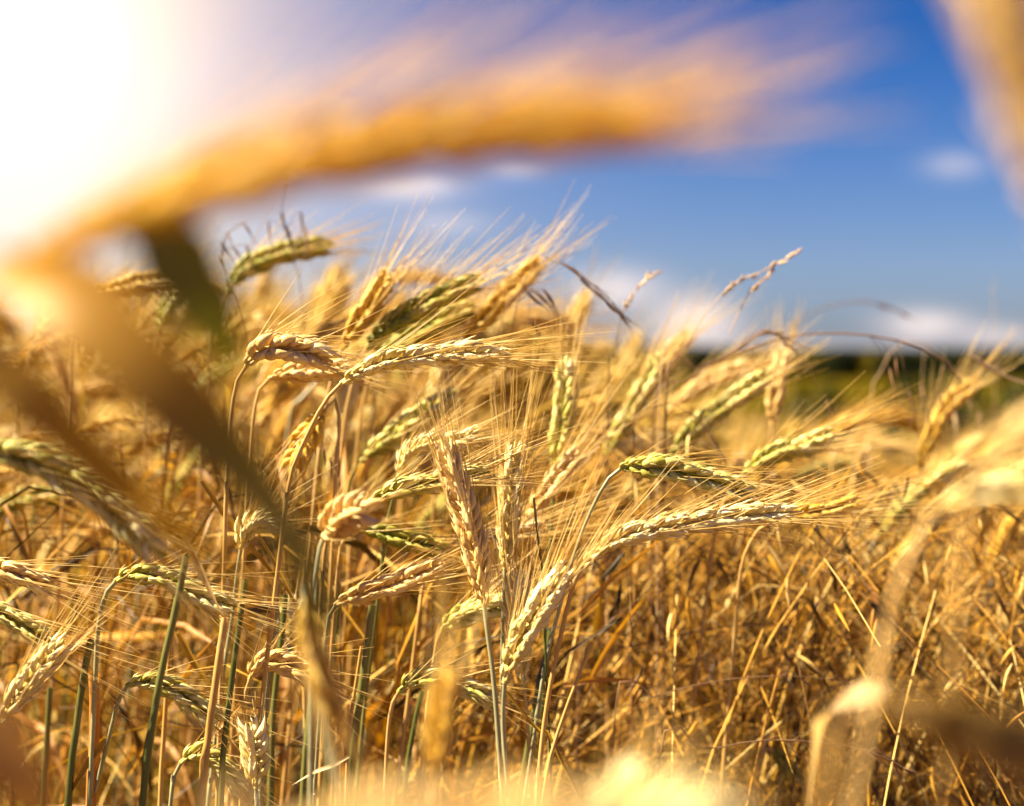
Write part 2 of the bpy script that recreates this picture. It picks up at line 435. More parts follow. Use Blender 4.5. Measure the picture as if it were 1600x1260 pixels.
# low hills on the horizon
g = Geo()
hx = np.linspace(-5200, 5200, 140)
ht = 5 + 5 * np.sin(hx / 700 + 1) + 3 * np.sin(hx / 260)
prof = [(4200, -9.5 + 0 * ht), (4600, ht * .7), (4900, ht), (5300, ht * .6), (6000, -9.5 + 0 * ht)]
v = np.stack([np.stack([hx, np.full_like(hx, y), z], -1) for y, z in prof])
i = np.arange(len(prof) - 1)[:, None]; j = np.arange(len(hx) - 1)[None, :]; a = i * len(hx) + j
g.add(v, np.stack([a, a + 1, a + len(hx) + 1, a + len(hx)], -1).reshape(-1, 4), tint=.6)
tag(g.build('hills', MAT['wood']), kind='structure')
# the far wood, one dark mass of trees
g = Geo()
rg = np.random.default_rng(8)
for k in range(320):
    x = -190 + k * 1.2 + rg.normal(0, 1.2); y = 400 + rg.uniform(0, 26)
    if x < -8: y += 60
    h = rg.uniform(6.4, 8.6); z0 = float(ground_z(y))
    add_tube(g, [[x, y, z0], [x + .2, y, z0 + h * .5], [x, y, z0 + h * .9]], [.25, .18, .05], 5, .1)
    n = 170
    q = rg.random(n); th = rg.uniform(0, 6.28, n); rr = 2.5 * np.sqrt(rg.random(n)) * np.clip(1.15 - q ** 3, .2, 1)
    c = np.array([x, y, z0]) + np.stack([rr * np.cos(th), rr * np.sin(th), q * h], 1)
    e1 = unit(rg.normal(0, 1, (n, 3))); e2 = unit(np.cross(e1, rg.normal(0, 1, (n, 3)))); sz = rg.uniform(.4, .9, (n, 1))
    V = np.stack([c + e1 * sz, c + e2 * sz * .7, c - e1 * sz, c - e2 * sz * .7], 1)
    g.add(V, np.arange(n * 4).reshape(-1, 4), tint=np.repeat(rg.random(n), 4))
tag(g.build('far_woodland', MAT['wood'], smooth=False), label='dark green wood along the horizon beyond the field', cat='wood', kind='stuff')

# ------------------------------------------------------------------ field masses (nobody could count them)
def field_height(x, y):
    """height of the crop: taller on the left, lower and thinner to the right"""
    t = 1 / (1 + np.exp(-(x / np.maximum(y, .3) - 0.005) / 0.045))
    return 0.86 * (1 - t) + (0.76 - 0.050 * y) * t
def plant_curve(rng, h, lean, nod, ear_len):
    """stalk and ear of a plant at the origin, leaning along +x and nodding at the top"""
    base = np.array([0, 0, 0.0])
    top = np.array([lean, 0, h])
    mid = np.array([lean * .30, 0, h * .55])
    a = nod
    steps = 5
    pts = [base, mid, top]
    ang0 = math.atan2(lean * .9, h * .45)
    q = top.copy(); neck = []
    th = ang0
    for k in range(steps):
        th += (a - ang0) * .45 / steps
        q = q + np.array([math.sin(th), 0, math.cos(th)]) * .011
        neck.append(q.copy())
    ear = [q.copy()]
    for k in range(6):
        th += (a - ang0) * .55 / 6
        q = q + np.array([math.sin(th), 0, math.cos(th)]) * ear_len / 6
        ear.append(q.copy())
    return pts + neck, ear
def mass_plants(g, rng, count, dmin, dmax, spread_px=(-60, 1660), hscale=1.0, keep=None):
    """joined low-detail plants with leaf blades, for the depth of the field"""
    for k in range(count):
        d = dmin * (dmax / dmin) ** rng.random()
        px = rng.uniform(*(spread_px(d) if callable(spread_px) else spread_px))
        x, y = (px - 800) / FPX * d, d
        if keep is not None and not keep(px, d): continue
        h = float(field_height(x, y)) + rng.normal(0, .022) - .03 - float(ground_z(y))
        stalk, ear = plant_curve(rng, h - .06, rng.normal(.06, .05), rng.uniform(.5, 2.0), rng.uniform(.075, .11))
        rz = rng.normal(0, .6); c, s_ = math.cos(rz), math.sin(rz)
        M = np.array([[c, -s_, 0], [s_, c, 0], [0, 0, 1]])
        off = np.array([x, y, float(ground_z(y))])
        st, _ = spline([M @ q + off for q in stalk], 9)
        t0 = float(np.clip(rng.normal(.55, .2), 0, 1))
        add_tube(g, st, np.linspace(.0017, .0010, 9) * (1 + .12 * d), 3, t0 * .8)
        ear_geo(g, g, [M @ q + off for q in ear], rng, 2, roll=rng.uniform(0, 3), ref=(.2, -.9, .4), base_tint=t0 * .8, n=13, size=1.05)
        for b in range(2):
            zb = h * rng.uniform(.45, .85); q0 = st[int(zb / h * 7)]
            az = rng.uniform(0, 6.28); Ld = rng.uniform(.10, .20)
            dx, dy = math.cos(az) * Ld, math.sin(az) * Ld
            up = rng.uniform(.0, .10)
            add_blade(g, [q0, q0 + np.array([dx * .4, dy * .4, up]), q0 + np.array([dx * .8, dy * .8, up * .4]), q0 + np.array([dx, dy, -rng.uniform(.02, .12)])],
                      rng.uniform(.004, .009), 7, normal=(dx, dy, 1), twist=rng.uniform(-2, 2), tint=rng.random() * .8)
rng = np.random.default_rng(11)
g = Geo()
mass_plants(g, rng, 900, 1.25, 3.2, keep=lambda px, d: px < 930 + 60 * d or d > 2.6)
mass_plants(g, rng, 800, 3.0, 12.0)
for y0, y1, n_ in ((.15, .8, 260), (.8, 2.6, 620)):         # the crop goes on beside the camera, on the side of the sun
    mass_plants(g, rng, n_, y0, y1, lambda d: (800 - FPX * (.36 + 1.9 / d), 800 - FPX * (.36 + .30 / d)))
tag(g.build('barley_field', MAT['mass']), label='blurred golden barley crop filling the field behind', cat='barley field', kind='stuff')

# dry undergrowth between the stalks: dead leaf blades, broken straw and drooping grass
g = Geo()
rng = np.random.default_rng(5)
for k in range(5200):
    d = .80 * (3.0 / .80) ** rng.random()
    px = rng.uniform(-60, 1660)
    x, y = (px - 800) / FPX * d, d
    if px > 880 and (d < 1.0 or d < 1.5 and rng.random() < .75): continue
    hmax = float(field_height(x, y)) - (.10 if px < 900 else .055)
    z = hmax * (1 - .52 * rng.random() ** 1.3)
    p0 = np.array([x, y, z])
    az = rng.uniform(0, 6.28); L = rng.uniform(.06, .24)
    steep = rng.normal(.7, .5)
    h = np.array([math.cos(az) * math.cos(steep), math.sin(az) * math.cos(steep) * .6, math.sin(steep)])
    side = unit(rng.normal(0, 1, 3))
    droop = np.array([0, 0, -1]) * rng.uniform(0, .6) * L
    p1 = p0 - h * L * .5; p3 = p0 + h * L * .5 + droop
    add_blade(g, [p1, p0 + side * .02 * rng.random(), p3], rng.choice([.0012, .0020, .0032, .006], p=[.45, .35, .16, .04]), 6, normal=unit(rng.normal(0, 1, 3)), twist=rng.uniform(-3, 3), fold=.3, tint=float(np.clip(rng.normal(.42, .30), 0, 1)))
tag(g.build('dry_undergrowth', MAT['under']), label='tangle of dry brown leaves and straw between the stalks', cat='undergrowth', kind='stuff')

# drooping dry grass, lower right
def oat_spikelet(g, p, down, L, rng, tint, hairs=True):
    tv, tf = KT[1]
    D = unit(np.asarray(down, float)); C = unit(np.cross(D, rng.normal(0, 1, 3))); O = np.cross(C, D)
    V = p + L * (tv[:, 0:1] * .40 * C + tv[:, 1:2] * .40 * O + tv[:, 2:3] * D)
    g.add(V, tf, tint=tint)
    for s in ((-1, 1) if hairs else ()):
        e = p + D * L * .9
        add_tube(g, [e, e + (D + s * .25 * C) * L * .5, e + (D + s * .4 * C) * L], [.00016, .00013, .00006], 3, tint)
g = Geo()
rng = np.random.default_rng(21)
for k in range(3400):
    d = .84 * (3.0 / .84) ** rng.random()
    px = 860 + 800 * rng.random() ** .85
    x, y = (px - 800) / FPX * d, d
    top = float(field_height(x, y)) + .06 - rng.random() ** .75 * .30
    ln = rng.normal(.07, .05); az = rng.normal(0, .9) + (math.pi if rng.random() < .2 else 0)
    dx, dy = math.cos(az), math.sin(az)
    base = np.array([x - dx * ln * 2, y - dy * ln * 2, top - .34])
    p, L = spline([base, base + [dx * ln * .6, dy * ln * .6, .2], [x, y, top], [x + dx * .05, y + dy * .05, top - .008], [x + dx * .11, y + dy * .11, top - .05]], 14)
    t0 = float(np.clip(rng.normal(.53, .30), 0, 1))
    add_tube(g, p, np.linspace(.0007, .0003, 14), 3, t0)
    for q in range(3):
        i_ = rng.integers(8, 14)
        oat_spikelet(g, p[i_] + rng.normal(0, .006, 3), [rng.normal(.45, .3) * (1 if dx > 0 else -1), rng.normal(0, .3), -1], rng.uniform(.013, .024), rng, float(np.clip(t0 + rng.normal(0, .25), 0, 1)), hairs=False)
for k in range(1700):                                         # long fine stems arching through it
    d = .88 * (1.8 / .88) ** rng.random()
    px = 840 + 820 * rng.random()
    x, y = (px - 800) / FPX * d, d
    top = float(field_height(x, y)) + .05 - rng.random() * .30
    sg = 1 if rng.random() < .75 else -1
    ln = rng.uniform(.05, .13) * sg; dy = rng.normal(0, .05); rise = rng.uniform(.05, .16); w_ = rng.normal(0, .008, 3)
    p, L = spline([[x - ln * 1.1, y - dy, top - rise * 2.0], [x - ln * .75 + w_[0], y - dy * .7, top - rise * 1.0], [x - ln * .35, y - dy * .3 + w_[1], top - rise * .22], [x, y, top],
                   [x + ln * .4, y + dy * .4, top - rise * .08 + w_[2] * .5], [x + ln * .8, y + dy * .7, top - rise * rng.uniform(.3, .7)]], 18)
    add_tube(g, p, np.linspace(.0008, .0002, 18), 3, float(np.clip(rng.normal(.54, .24), 0, 1)))
tag(g.build('drooping_dry_grass', MAT['under']), label='thick mat of drooping brown grass heads right of the barley', cat='dry grass', kind='stuff')

# ------------------------------------------------------------------ single plants
def foot_of(p):
    """where a stalk that keeps its last direction, slowly straightening, meets the ground"""
    d = unit(np.asarray(p[-1]) - np.asarray(p[-2]))
    d[2] = min(d[2], -.75); d[1] *= .3
    k = p[-1][2] / -d[2]
    return np.array([p[-1][0] + np.clip(d[0] * k * .6, -.14, .14), p[-1][1] + d[1] * k * .6, 0.0])
def to_ground(p):
    f = foot_of(p); low = np.asarray(p[-1])
    d = unit(low - np.asarray(p[-2])); d[2] = min(d[2], -.75); d[1] *= .3
    m = low * .6 + f * .4; a = low + d * (np.linalg.norm(m - low))
    return [np.array([(m[0] + a[0]) / 2, (m[1] + a[1]) / 2, m[2]]), f]
def stalk_part(root, pts3, rng, mat, foot, r=(.0016, .0010), n=90, sides=8, name='stalk'):
    """pts3 from the ear down; continues to the ground"""
    path = list(pts3) + to_ground(pts3)
    p, L = spline(path, n)
    rad = np.linspace(r[1], r[0], n)
    s = np.linspace(0, L, n)
    for node in np.arange(.17, L, .16):
        rad = rad * (1 + .45 * np.exp(-((s - node) / .0035) ** 2))
    tint = np.clip(.75 - s / L * .5 + .1 * np.sin(s * 40 + rng.random() * 6), 0, 1)
    g = Geo(); add_tube(g, p, rad, sides, tint)
    return g.build(name, mat, root, foot), p
PLANTS = []
def barley(label, ear, d, stalk, mat='pale', stalk_mat='stalk_gold', awn_mat='awn', roll=0.0, size=1.0, awn=(.045, 22), bias=(0, 0, 0), spread=1.0, girth=1.0,
           leaf=None, seed=1, group='barley plants in and near focus', r=(.0016, .0010), lod=0, name='barley_plant', reps=1):
    """ear: points of the ear from its base to its tip; stalk: points down from the ear; each (px, py) direction at its distance"""
    rng = np.random.default_rng(seed * 7919 + 13)
    d0, d1, ds = d if isinstance(d, tuple) else (d, d, d)
    e = [at(px, py, d0 + (d1 - d0) * k / (len(ear) - 1)) for k, (px, py) in enumerate(ear)]
    s = [e[0] + (e[1] - e[0]) * .02] + [at(px, py, d0 + (ds - d0) * (k + 1) / len(stalk)) for k, (px, py) in enumerate(stalk)]
    foot = foot_of(s)
    root = empty(name, foot)
    tag(root, label, 'barley plant', group)
    q, _ = spline(s[:0:-1] + e, 400)
    k0 = int(np.argmin(np.linalg.norm(q - e[0], axis=1)))
    e = list(q[k0::6]) + [q[-1]]
    s = list(q[:k0 + 4:9][::-1]); s = [q[min(k0 + 4, 399)]] + s
    stalk_part(root, s, rng, MAT[stalk_mat], foot, r)
    gk, ga = Geo(), Geo()
    ear_geo(gk, ga, e, rng, lod, roll, size, awn=awn, bias=bias, spread=spread, girth=girth, reps=reps)
    eo = gk.build('ear', MAT[mat], root, foot)
    ga.build('awns', MAT[awn_mat], eo, foot)
    for lf in (leaf or []):
        gl = Geo()
        pts = [at(*q) for q in lf['p']]
        add_blade(gl, pts, lf.get('w', .008), 40, tip=lf.get('tip', 0.0), normal=lf.get('n', (.3, -1, .4)), twist=lf.get('tw', .6), fold=lf.get('f', .3), tint=np.repeat(np.linspace(*lf['t'], 40), 5) if isinstance(lf.get('t'), tuple) else lf.get('t', .5), rng=rng)
        lo = gl.build('leaf', MAT[lf.get('m', 'leaf_dry')], root, foot)
        if 'label' in lf: lo['label'] = lf['label']
    PLANTS.append(root)
    return root

#EXTRA
FG, MID = 'barley plants blurred close to the lens', 'barley plants just behind the focus'
# --- in focus
barley('longest sharp pale ear reaching right, just under the short braided ear', [(908,888),(950,850),(1020,828),(1110,812),(1200,803),(1255,800)], (.68,.685,.69),
       [(893,925),(878,985),(862,1060),(848,1150),(838,1262)], 'pale', roll=.25, awn=(.048,20), bias=(.05,0,.10), seed=1, r=(.0020,.0011))
barley('short sharp braided ear bowed downward on a thin arched grey green stalk', [(968,732),(1010,729),(1060,735),(1120,752),(1185,775)], (.725,.725,.725),
       [(940,765),(912,825),(890,890),(872,960),(858,1010),(842,1100)], 'green', 'stalk_grey', roll=1.45, awn=(.036,20), bias=(.1,0,.03), seed=2, size=1.0, girth=1.25, r=(.0014,.0009))
barley('upright pinkish ear tilting left on a tall straight stalk at the centre', [(757,948),(748,890),(735,830),(714,760),(690,684)], (.68,.68,.68),
       [(762,990),(770,1050),(777,1130),(786,1262)], 'pink', 'stalk_grey', roll=.5, awn=(.042,9), bias=(-.02,0,.03), seed=3, size=1.0, girth=1.05, r=(.0018,.0012))
barley('slim upright pale ear with long bristles beside the tilted pinkish ear', [(789,890),(793,830),(797,770),(806,690)], (.74,.74,.745),
       [(786,960),(785,1010),(784,1090),(790,1240)], 'pale', 'stalk_grey', roll=1.4, awn=(.055,13), seed=4, girth=.9, r=(.0016,.0010))
barley('fat ear bristling upward, rising right from the thin stalk at the centre', [(788,1068),(800,1030),(822,985),(850,940),(885,886)], (.66,.66,.67),
       [(787,1090),(786,1130),(790,1190),(796,1262)], 'pale', 'stalk_grey', roll=.2, awn=(.050,18), bias=(-.03,.03,.10), seed=5, girth=1.18, size=1.05)
barley('white bristly upright ear half hidden behind the fat rising ear', [(818,1070),(812,1010),(808,950),(812,890)], (.73,.73,.73),
       [(822,1100),(826,1160),(832,1262)], 'pale', 'stalk_gold', roll=.9, awn=(.045,14), seed=6, girth=.95)
barley('pale ear lying level, its base beside the blurred leaf tip', [(522,946),(560,929),(620,912),(692,880)], (.73,.73,.74),
       [(512,975),(505,1040),(498,1140),(490,1262)], 'pink', 'stalk_grey', roll=.3, awn=(.045,20), bias=(.05,0,.06), seed=7, girth=1.1)
barley('sharp green ear with stiff bristles pointing at the tilted pinkish ear', [(574,785),(610,768),(660,757),(715,745),(765,738)], (.70,.70,.70),
       [(545,795),(520,815),(508,860),(500,960)], 'green', 'stalk_gold', roll=.15, awn=(.046,24), bias=(.06,0,.10), seed=8)
barley('sharp pale curved ear lying under the three upright golden ears', [(532,600),(560,582),(610,564),(690,555),(745,552),(800,557)], (.70,.70,.70),
       [(515,618),(500,640),(478,685),(455,740),(440,840)], 'pale', 'stalk_gold', roll=.2, awn=(.045,16), bias=(.08,0,-.01), seed=9, size=1.02)
barley('white braided ear bowing right beside the tip of the dark green blade', [(384,572),(408,548),(440,543),(480,550),(520,566)], (.72,.72,.72),
       [(372,590),(362,640),(356,720),(352,820)], 'pink', 'stalk_gold', roll=1.45, awn=(.040,16), bias=(.1,0,0), seed=10, size=1.05, girth=1.35)
barley('sharp green arched ear on a silvery stalk, behind the bare green straw', [(180,908),(210,897),(260,905),(310,930),(370,948)], (.69,.69,.70),
       [(163,935),(153,985),(150,1040),(146,1120),(140,1262)], 'green', 'stalk_grey', roll=.3, awn=(.042,18), bias=(.1,0,0), seed=11, r=(.0020,.0011))
barley('green arched ear below the silvery stalked one, crossing the bare straw', [(198,1072),(225,1066),(270,1078),(312,1104),(342,1128)], (.70,.70,.71),
       [(184,1100),(172,1145),(158,1200),(142,1262)], 'green', 'stalk_grey', roll=.3, awn=(.036,18), bias=(.1,0,.02), seed=12, r=(.0018,.0010))
barley('small green ear sagging low beneath the two green arched ears', [(282,1192),(310,1178),(345,1195),(375,1232)], (.72,.72,.72),
       [(272,1215),(266,1262)], 'green', 'stalk_grey', roll=.4, awn=(.032,18), seed=13)
barley('pinkish curved ear hooked over a golden stalk in the low left stand', [(390,1062),(405,1040),(440,1038),(475,1052),(510,1080)], (.72,.72,.73),
       [(384,1085),(380,1130),(378,1200),(376,1262)], 'pink', 'stalk_gold', roll=.5, awn=(.034,18), bias=(.08,0,0), seed=14, girth=1.05)
barley('small open upright ear standing below the pinkish hooked ear', [(400,1232),(399,1195),(396,1160),(392,1128)], (.69,.69,.69),
       [(401,1250),(402,1290)], 'pale', 'stalk_grey', roll=.9, awn=(.016,14), seed=15, size=.95, spread=1.4)
barley('green hooked ear with loose grains right of the thin blue straws', [(622,1082),(645,1066),(690,1062),(735,1078),(775,1100)], (.73,.73,.74),
       [(612,1105),(606,1150),(600,1262)], 'green', 'stalk_gold', roll=.6, awn=(.040,18), bias=(.1,0,0), seed=16)
barley('short plump braided ear half hidden behind the tilted pinkish ear stalk', [(690,985),(712,968),(745,955),(800,940)], (.75,.75,.76),
       [(682,1010),(674,1060),(664,1150)], 'green', 'stalk_gold', roll=1.2, awn=(.040,18), seed=17, girth=1.15)
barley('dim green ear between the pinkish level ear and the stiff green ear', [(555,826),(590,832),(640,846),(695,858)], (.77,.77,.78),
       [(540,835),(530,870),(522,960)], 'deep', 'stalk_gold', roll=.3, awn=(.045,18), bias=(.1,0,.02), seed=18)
barley('drooping tan ear by the frame edge with level bristles', [(-40,885),(0,890),(35,900),(72,914)], (.70,.70,.70),
       [(-70,900),(-80,980),(-80,1100)], 'pink', 'stalk_gold', roll=.3, awn=(.055,13), bias=(.12,0,0), seed=19)
barley('brown green ear sinking at the frame edge under the tan one', [(-40,935),(0,957),(40,980),(80,1006)], (.69,.69,.69),
       [(-70,940),(-85,1040),(-80,1200)], 'green', 'stalk_gold', roll=.4, awn=(.055,14), bias=(.12,0,.04), seed=20)
barley('pale ear climbing diagonally at the low left, awns toward the silvery stalk', [(2,1130),(30,1085),(62,1045),(100,1000)], (.66,.66,.67),
       [(-12,1160),(-22,1220),(-30,1300)], 'pale', 'stalk_gold', roll=.2, awn=(.040,16), seed=21)
# --- softly out of focus, behind
barley('green topped golden ear leaning right, the thickest against the sky', [(572,545),(600,515),(650,484),(705,458),(758,436)], (.85,.85,.86),
       [(556,580),(540,650),(528,760)], 'deep', 'stalk_gold', roll=.3, awn=(.050,18), bias=(.03,0,.14), seed=22, size=1.15, girth=1.15, group=MID)
barley('narrow golden ear standing steeply left of the green topped ear', [(535,545),(560,505),(585,468),(608,428)], (.84,.84,.84),
       [(522,580),(508,640),(495,740)], 'gold', 'stalk_gold', 'awn', roll=.2, awn=(.045,15), bias=(.05,0,.05), seed=23, size=1.1, group=MID)
barley('orange golden ear leaning right beside the dangling dark oats', [(722,540),(755,500),(800,452),(850,404)], (.90,.90,.92),
       [(705,575),(690,640),(680,760)], 'gold', 'stalk_gold', roll=.2, awn=(.045,15), bias=(.05,0,.06), seed=24, size=1.15, girth=1.1, group=MID)
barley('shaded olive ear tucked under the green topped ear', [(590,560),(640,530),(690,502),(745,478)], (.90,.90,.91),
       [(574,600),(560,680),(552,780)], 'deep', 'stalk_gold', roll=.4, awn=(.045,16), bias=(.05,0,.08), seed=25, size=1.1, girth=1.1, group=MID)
barley('curved ear arching alone against the sky behind the dark green blade', [(352,460),(378,425),(420,402),(470,390),(522,385)], (.98,.98,.99),
       [(340,490),(328,560),(320,660)], 'deep', 'stalk_gold', roll=.3, awn=(.040,12), bias=(.05,0,.05), seed=26, size=1.2, girth=1.15, group=MID)
barley('flat lying orange ear seen between the dark blade and the glare', [(150,462),(195,450),(240,438),(290,436)], (.92,.92,.93),
       [(130,480),(115,540),(108,640)], 'gold', 'stalk_gold', roll=.3, awn=(.045,16), bias=(.08,0,.04), seed=27, size=1.1, girth=1.1, group=MID)
barley('green upright ear standing alone right of the sharp pale curved ear', [(866,742),(874,690),(882,630),(888,556)], (.84,.84,.84),
       [(864,780),(860,840),(855,940)], 'green', 'stalk_green', roll=.3, awn=(.038,10), bias=(0,0,.06), seed=28, size=1.15, girth=1.1, group=MID)
barley('soft pale green ear leaning right above the tip of the longest ear', [(1160,742),(1195,718),(1245,700),(1305,678)], (.84,.84,.85),
       [(1140,765),(1120,820),(1105,920)], 'green', 'stalk_gold', roll=.6, awn=(.048,16), bias=(.08,0,.02), seed=29, size=1.1, group=MID)
barley('blurred yellow green ear slanting up right behind the short braided ear', [(1045,720),(1085,672),(1135,632),(1205,582)], (.92,.92,.94),
       [(1025,760),(1005,830),(990,930)], 'green', 'stalk_gold', roll=.4, awn=(.045,15), bias=(.04,0,.05), seed=30, size=1.2, girth=1.1, group=MID)
barley('blurred steep golden ear left of the yellow green slanting ear', [(945,712),(975,660),(1005,610),(1035,552)], (.97,.97,.98),
       [(932,750),(918,820),(908,920)], 'green', 'stalk_gold', roll=.4, awn=(.045,14), bias=(.03,0,.06), seed=31, size=1.15, girth=1.05, group=MID)
barley('faint pale upright ear standing tallest near the arching dark grass', [(1206,665),(1210,630),(1216,590),(1226,545)], (1.02,1.02,1.02),
       [(1204,700),(1202,760),(1198,840)], 'pink', 'stalk_gold', roll=.4, awn=(.035,12), seed=32, size=1.15, group=MID)
barley('orange ear with separate grains drooping left under the sharp curved ear', [(508,640),(488,668),(470,700),(455,738)], (.78,.78,.78),
       [(522,622),(530,660),(524,760)], 'gold', 'stalk_gold', roll=.7, awn=(.030,14), seed=33, girth=1.15, spread=1.3, group=MID)
barley('bright yellow green ear slanting behind the stiff bristled green ear', [(560,722),(600,692),(650,655),(715,612)], (.86,.86,.88),
       [(546,760),(535,830),(528,930)], 'green', 'stalk_green', roll=.4, awn=(.050,16), bias=(.05,0,.06), seed=34, size=1.15, girth=1.1, group=MID)
barley('pale hooked ear arching just above the stiff bristled green ear', [(622,745),(636,712),(668,694),(705,690),(748,676)], (.76,.76,.78),
       [(612,790),(603,830),(588,960),(570,1100),(555,1262)], 'pale', 'stalk_green', roll=.4, awn=(.030,14), bias=(.06,0,.02), seed=35, size=.85, girth=.85, group=MID, r=(.0019,.0010))
barley('peach coloured blurred ear facing the lens beside the dark leaf', [(505,840),(522,822),(545,806),(575,795)], (.62,.60,.58),
       [(498,870),(492,930),(486,1040)], 'pink', 'stalk_grey', roll=.7, awn=(.030,30), seed=36, size=1.05, girth=1.25, spread=1.5, group=MID)
barley('pale level ear with windswept bristles behind the slim upright ear', [(700,852),(745,842),(800,836),(855,826)], (.79,.79,.80),
       [(680,862),(664,900),(652,980)], 'pink', 'stalk_gold', roll=.3, awn=(.060,17), bias=(.05,0,.12), seed=37, girth=1.1, group=MID)
barley('whitish ear hidden in its own spray of bristles above the fat ear', [(820,815),(845,780),(872,745),(905,705)], (.82,.82,.83),
       [(808,840),(796,900),(790,980)], 'pink', 'stalk_gold', roll=.3, awn=(.060,15), bias=(.04,0,.05), seed=38, girth=1.0, group=MID)
barley('yellowish dim ear trailing from the tip of the longest ear', [(1200,818),(1240,806),(1290,797),(1345,783)], (.80,.80,.82),
       [(1180,835),(1160,880),(1150,960)], 'gold', 'stalk_gold', roll=.3, awn=(.045,15), bias=(.08,0,.02), seed=39, size=.95, girth=.85, group=MID)
barley('light golden ear rising toward the foreground ear at the glare', [(60,530),(95,498),(135,470),(180,452)], (1.0,1.0,1.0),
       [(45,560),(32,620),(25,720)], 'gold', 'stalk_gold', roll=.3, awn=(.045,15), seed=40, size=1.15, group=MID)
barley('soft golden ear pointing up beside the dark blade tip', [(244,520),(258,490),(275,462),(290,430)], (1.05,1.05,1.05),
       [(238,560),(232,620),(228,700)], 'green', 'stalk_gold', roll=.3, awn=(.040,14), seed=41, size=1.15, group=MID)
barley('pinkish ear laid flat below the white braided ear', [(420,592),(455,584),(500,580),(545,574)], (.78,.78,.79),
       [(405,610),(395,660),(388,760)], 'pink', 'stalk_gold', roll=.5, awn=(.045,16), seed=42, group=MID)
barley('blurred dull green ear beneath the big braided ear at the edge', [(-30,820),(10,790),(50,775),(100,770)], (.95,.95,.96),
       [(-50,850),(-60,920),(-60,1020)], 'deep', 'stalk_gold', roll=.3, awn=(.045,16), seed=43, size=1.1, group=MID)
barley('hooked pale ear showing its back beside the thick brown foreground leaf', [(376,860),(384,832),(404,818),(432,822)], (.74,.74,.75),
       [(370,900),(362,970),(345,1080),(325,1262)], 'pale', 'stalk_grey', roll=.6, awn=(.034,14), seed=44, size=.9, group=MID)
barley('slim faded ear standing in the low gap between blue straws', [(470,1010),(462,990),(458,965),(462,940)], (.8,.8,.8),
       [(474,1040),(476,1100),(478,1180)], 'pale', 'stalk_gold', roll=.6, awn=(.03,12), seed=45, size=.9, group=MID)
barley('small dark green tipped ear lying in the brown grass mat', [(1208,1172),(1222,1188),(1236,1206),(1246,1220)], (.86,.86,.86),
       [(1198,1166),(1186,1190),(1180,1260)], 'deep', 'stalk_gold', roll=.6, awn=(.02,14), seed=46, size=.8, group=MID)
barley('blurred pale golden ear slanting right before the dark bushes', [(1438,735),(1450,690),(1478,640),(1532,592)], (1.05,1.05,1.06),
       [(1434,780),(1430,840),(1428,900)], 'gold', 'stalk_gold', roll=.4, awn=(.045,14), seed=47, size=1.15, group=MID)
barley('blurred pale ear just under the bent brown grass stem', [(1045,640),(1080,612),(1125,588),(1180,572)], (1.12,1.12,1.13),
       [(1030,680),(1020,740),(1014,820)], 'pink', 'stalk_gold', roll=.4, awn=(.050,16), bias=(.03,0,.05), seed=49, size=1.15, group=MID)
barley('blurred straw ear fanning its bristles over the low white cloud', [(1010,610),(1030,580),(1052,548),(1080,520)], (1.2,1.2,1.2),
       [(1002,650),(996,720),(992,800)], 'pink', 'stalk_gold', roll=.4, awn=(.055,18), seed=61, size=1.1, group=MID)
# --- close to the lens
barley('big braided white green ear curving down by the frame edge', [(-60,690),(0,702),(60,722),(125,755),(190,808),(258,872)], (.56,.56,.58),
       [(-90,700),(-110,760),(-120,900)], 'green', 'stalk_grey', roll=1.35, awn=(.050,14), bias=(.1,0,0), seed=50, size=1.02, girth=1.05, group=FG)
barley('huge blurred golden ear stretching across the sky above the field', [(30,412),(140,360),(265,312),(380,275),(500,244),(640,218),(800,202),(940,194),(1055,190)], (.222,.222,.225),
       [(-20,450),(-70,510),(-110,620),(-110,800)], 'glowing', 'stalk_gold', 'awn_backlit', roll=.3, awn=(.035,13), bias=(.10,0,.22), seed=51, size=.88, girth=.88, group=FG, r=(.0022,.0020), reps=2,
       leaf=[dict(p=[(215,325,.222),(262,385,.224),(318,470,.227),(352,540,.229),(380,612,.232)], w=.0115, m='leaf_green', t=.4, tw=.1, n=(.3,-1,0), f=.15, label='dark green leaf'),
             dict(p=[(-10,420,.222),(100,462,.215),(200,548,.212),(300,648,.212),(390,745,.214),(455,840,.218),(520,975,.224)], w=.0120, m='leaf_turning', t=(.0,1.0), tw=.1, n=(.25,-1,.0), f=.2, tip=.5, label='thick brown leaf turning grey green at its end'),
             dict(p=[(-92,500,.222),(-20,552,.222),(70,640,.222),(160,728,.225),(260,812,.23),(390,912,.236)], w=.0086, m='leaf_brown', t=.35, tw=.1, n=(.2,-1,-.1), f=.2, tip=.3, label='brown leaf')])
barley('blurred ear blade filling the upper right corner', [(1690,420),(1650,280),(1600,140),(1560,-20),(1530,-160)], (.175,.175,.175),
       [(1705,560),(1715,760),(1720,980)], 'pink', 'stalk_gold', roll=.3, awn=(.045,12), seed=52, size=.8, girth=.9, group=FG)
barley('blurred pale arching ear at the right edge on a long stalk', [(1470,792),(1520,776),(1580,770),(1680,775)], (.38,.38,.29),
       [(1445,822),(1418,880),(1390,950),(1372,1030),(1360,1120)], 'pale', 'stalk_gold', roll=.3, awn=(.022,6), seed=53, girth=.85, size=.8, group=FG, r=(.0005,.0007))
barley('blurred peach ear above the pale arching ear at the right edge', [(1556,716),(1585,688),(1630,655),(1700,615)], (.29,.29,.29),
       [(1520,745),(1508,800),(1500,900)], 'pink', 'stalk_gold', roll=.4, awn=(.03,12), seed=54, girth=.85, size=.7, group=FG, r=(.0004,.0006))
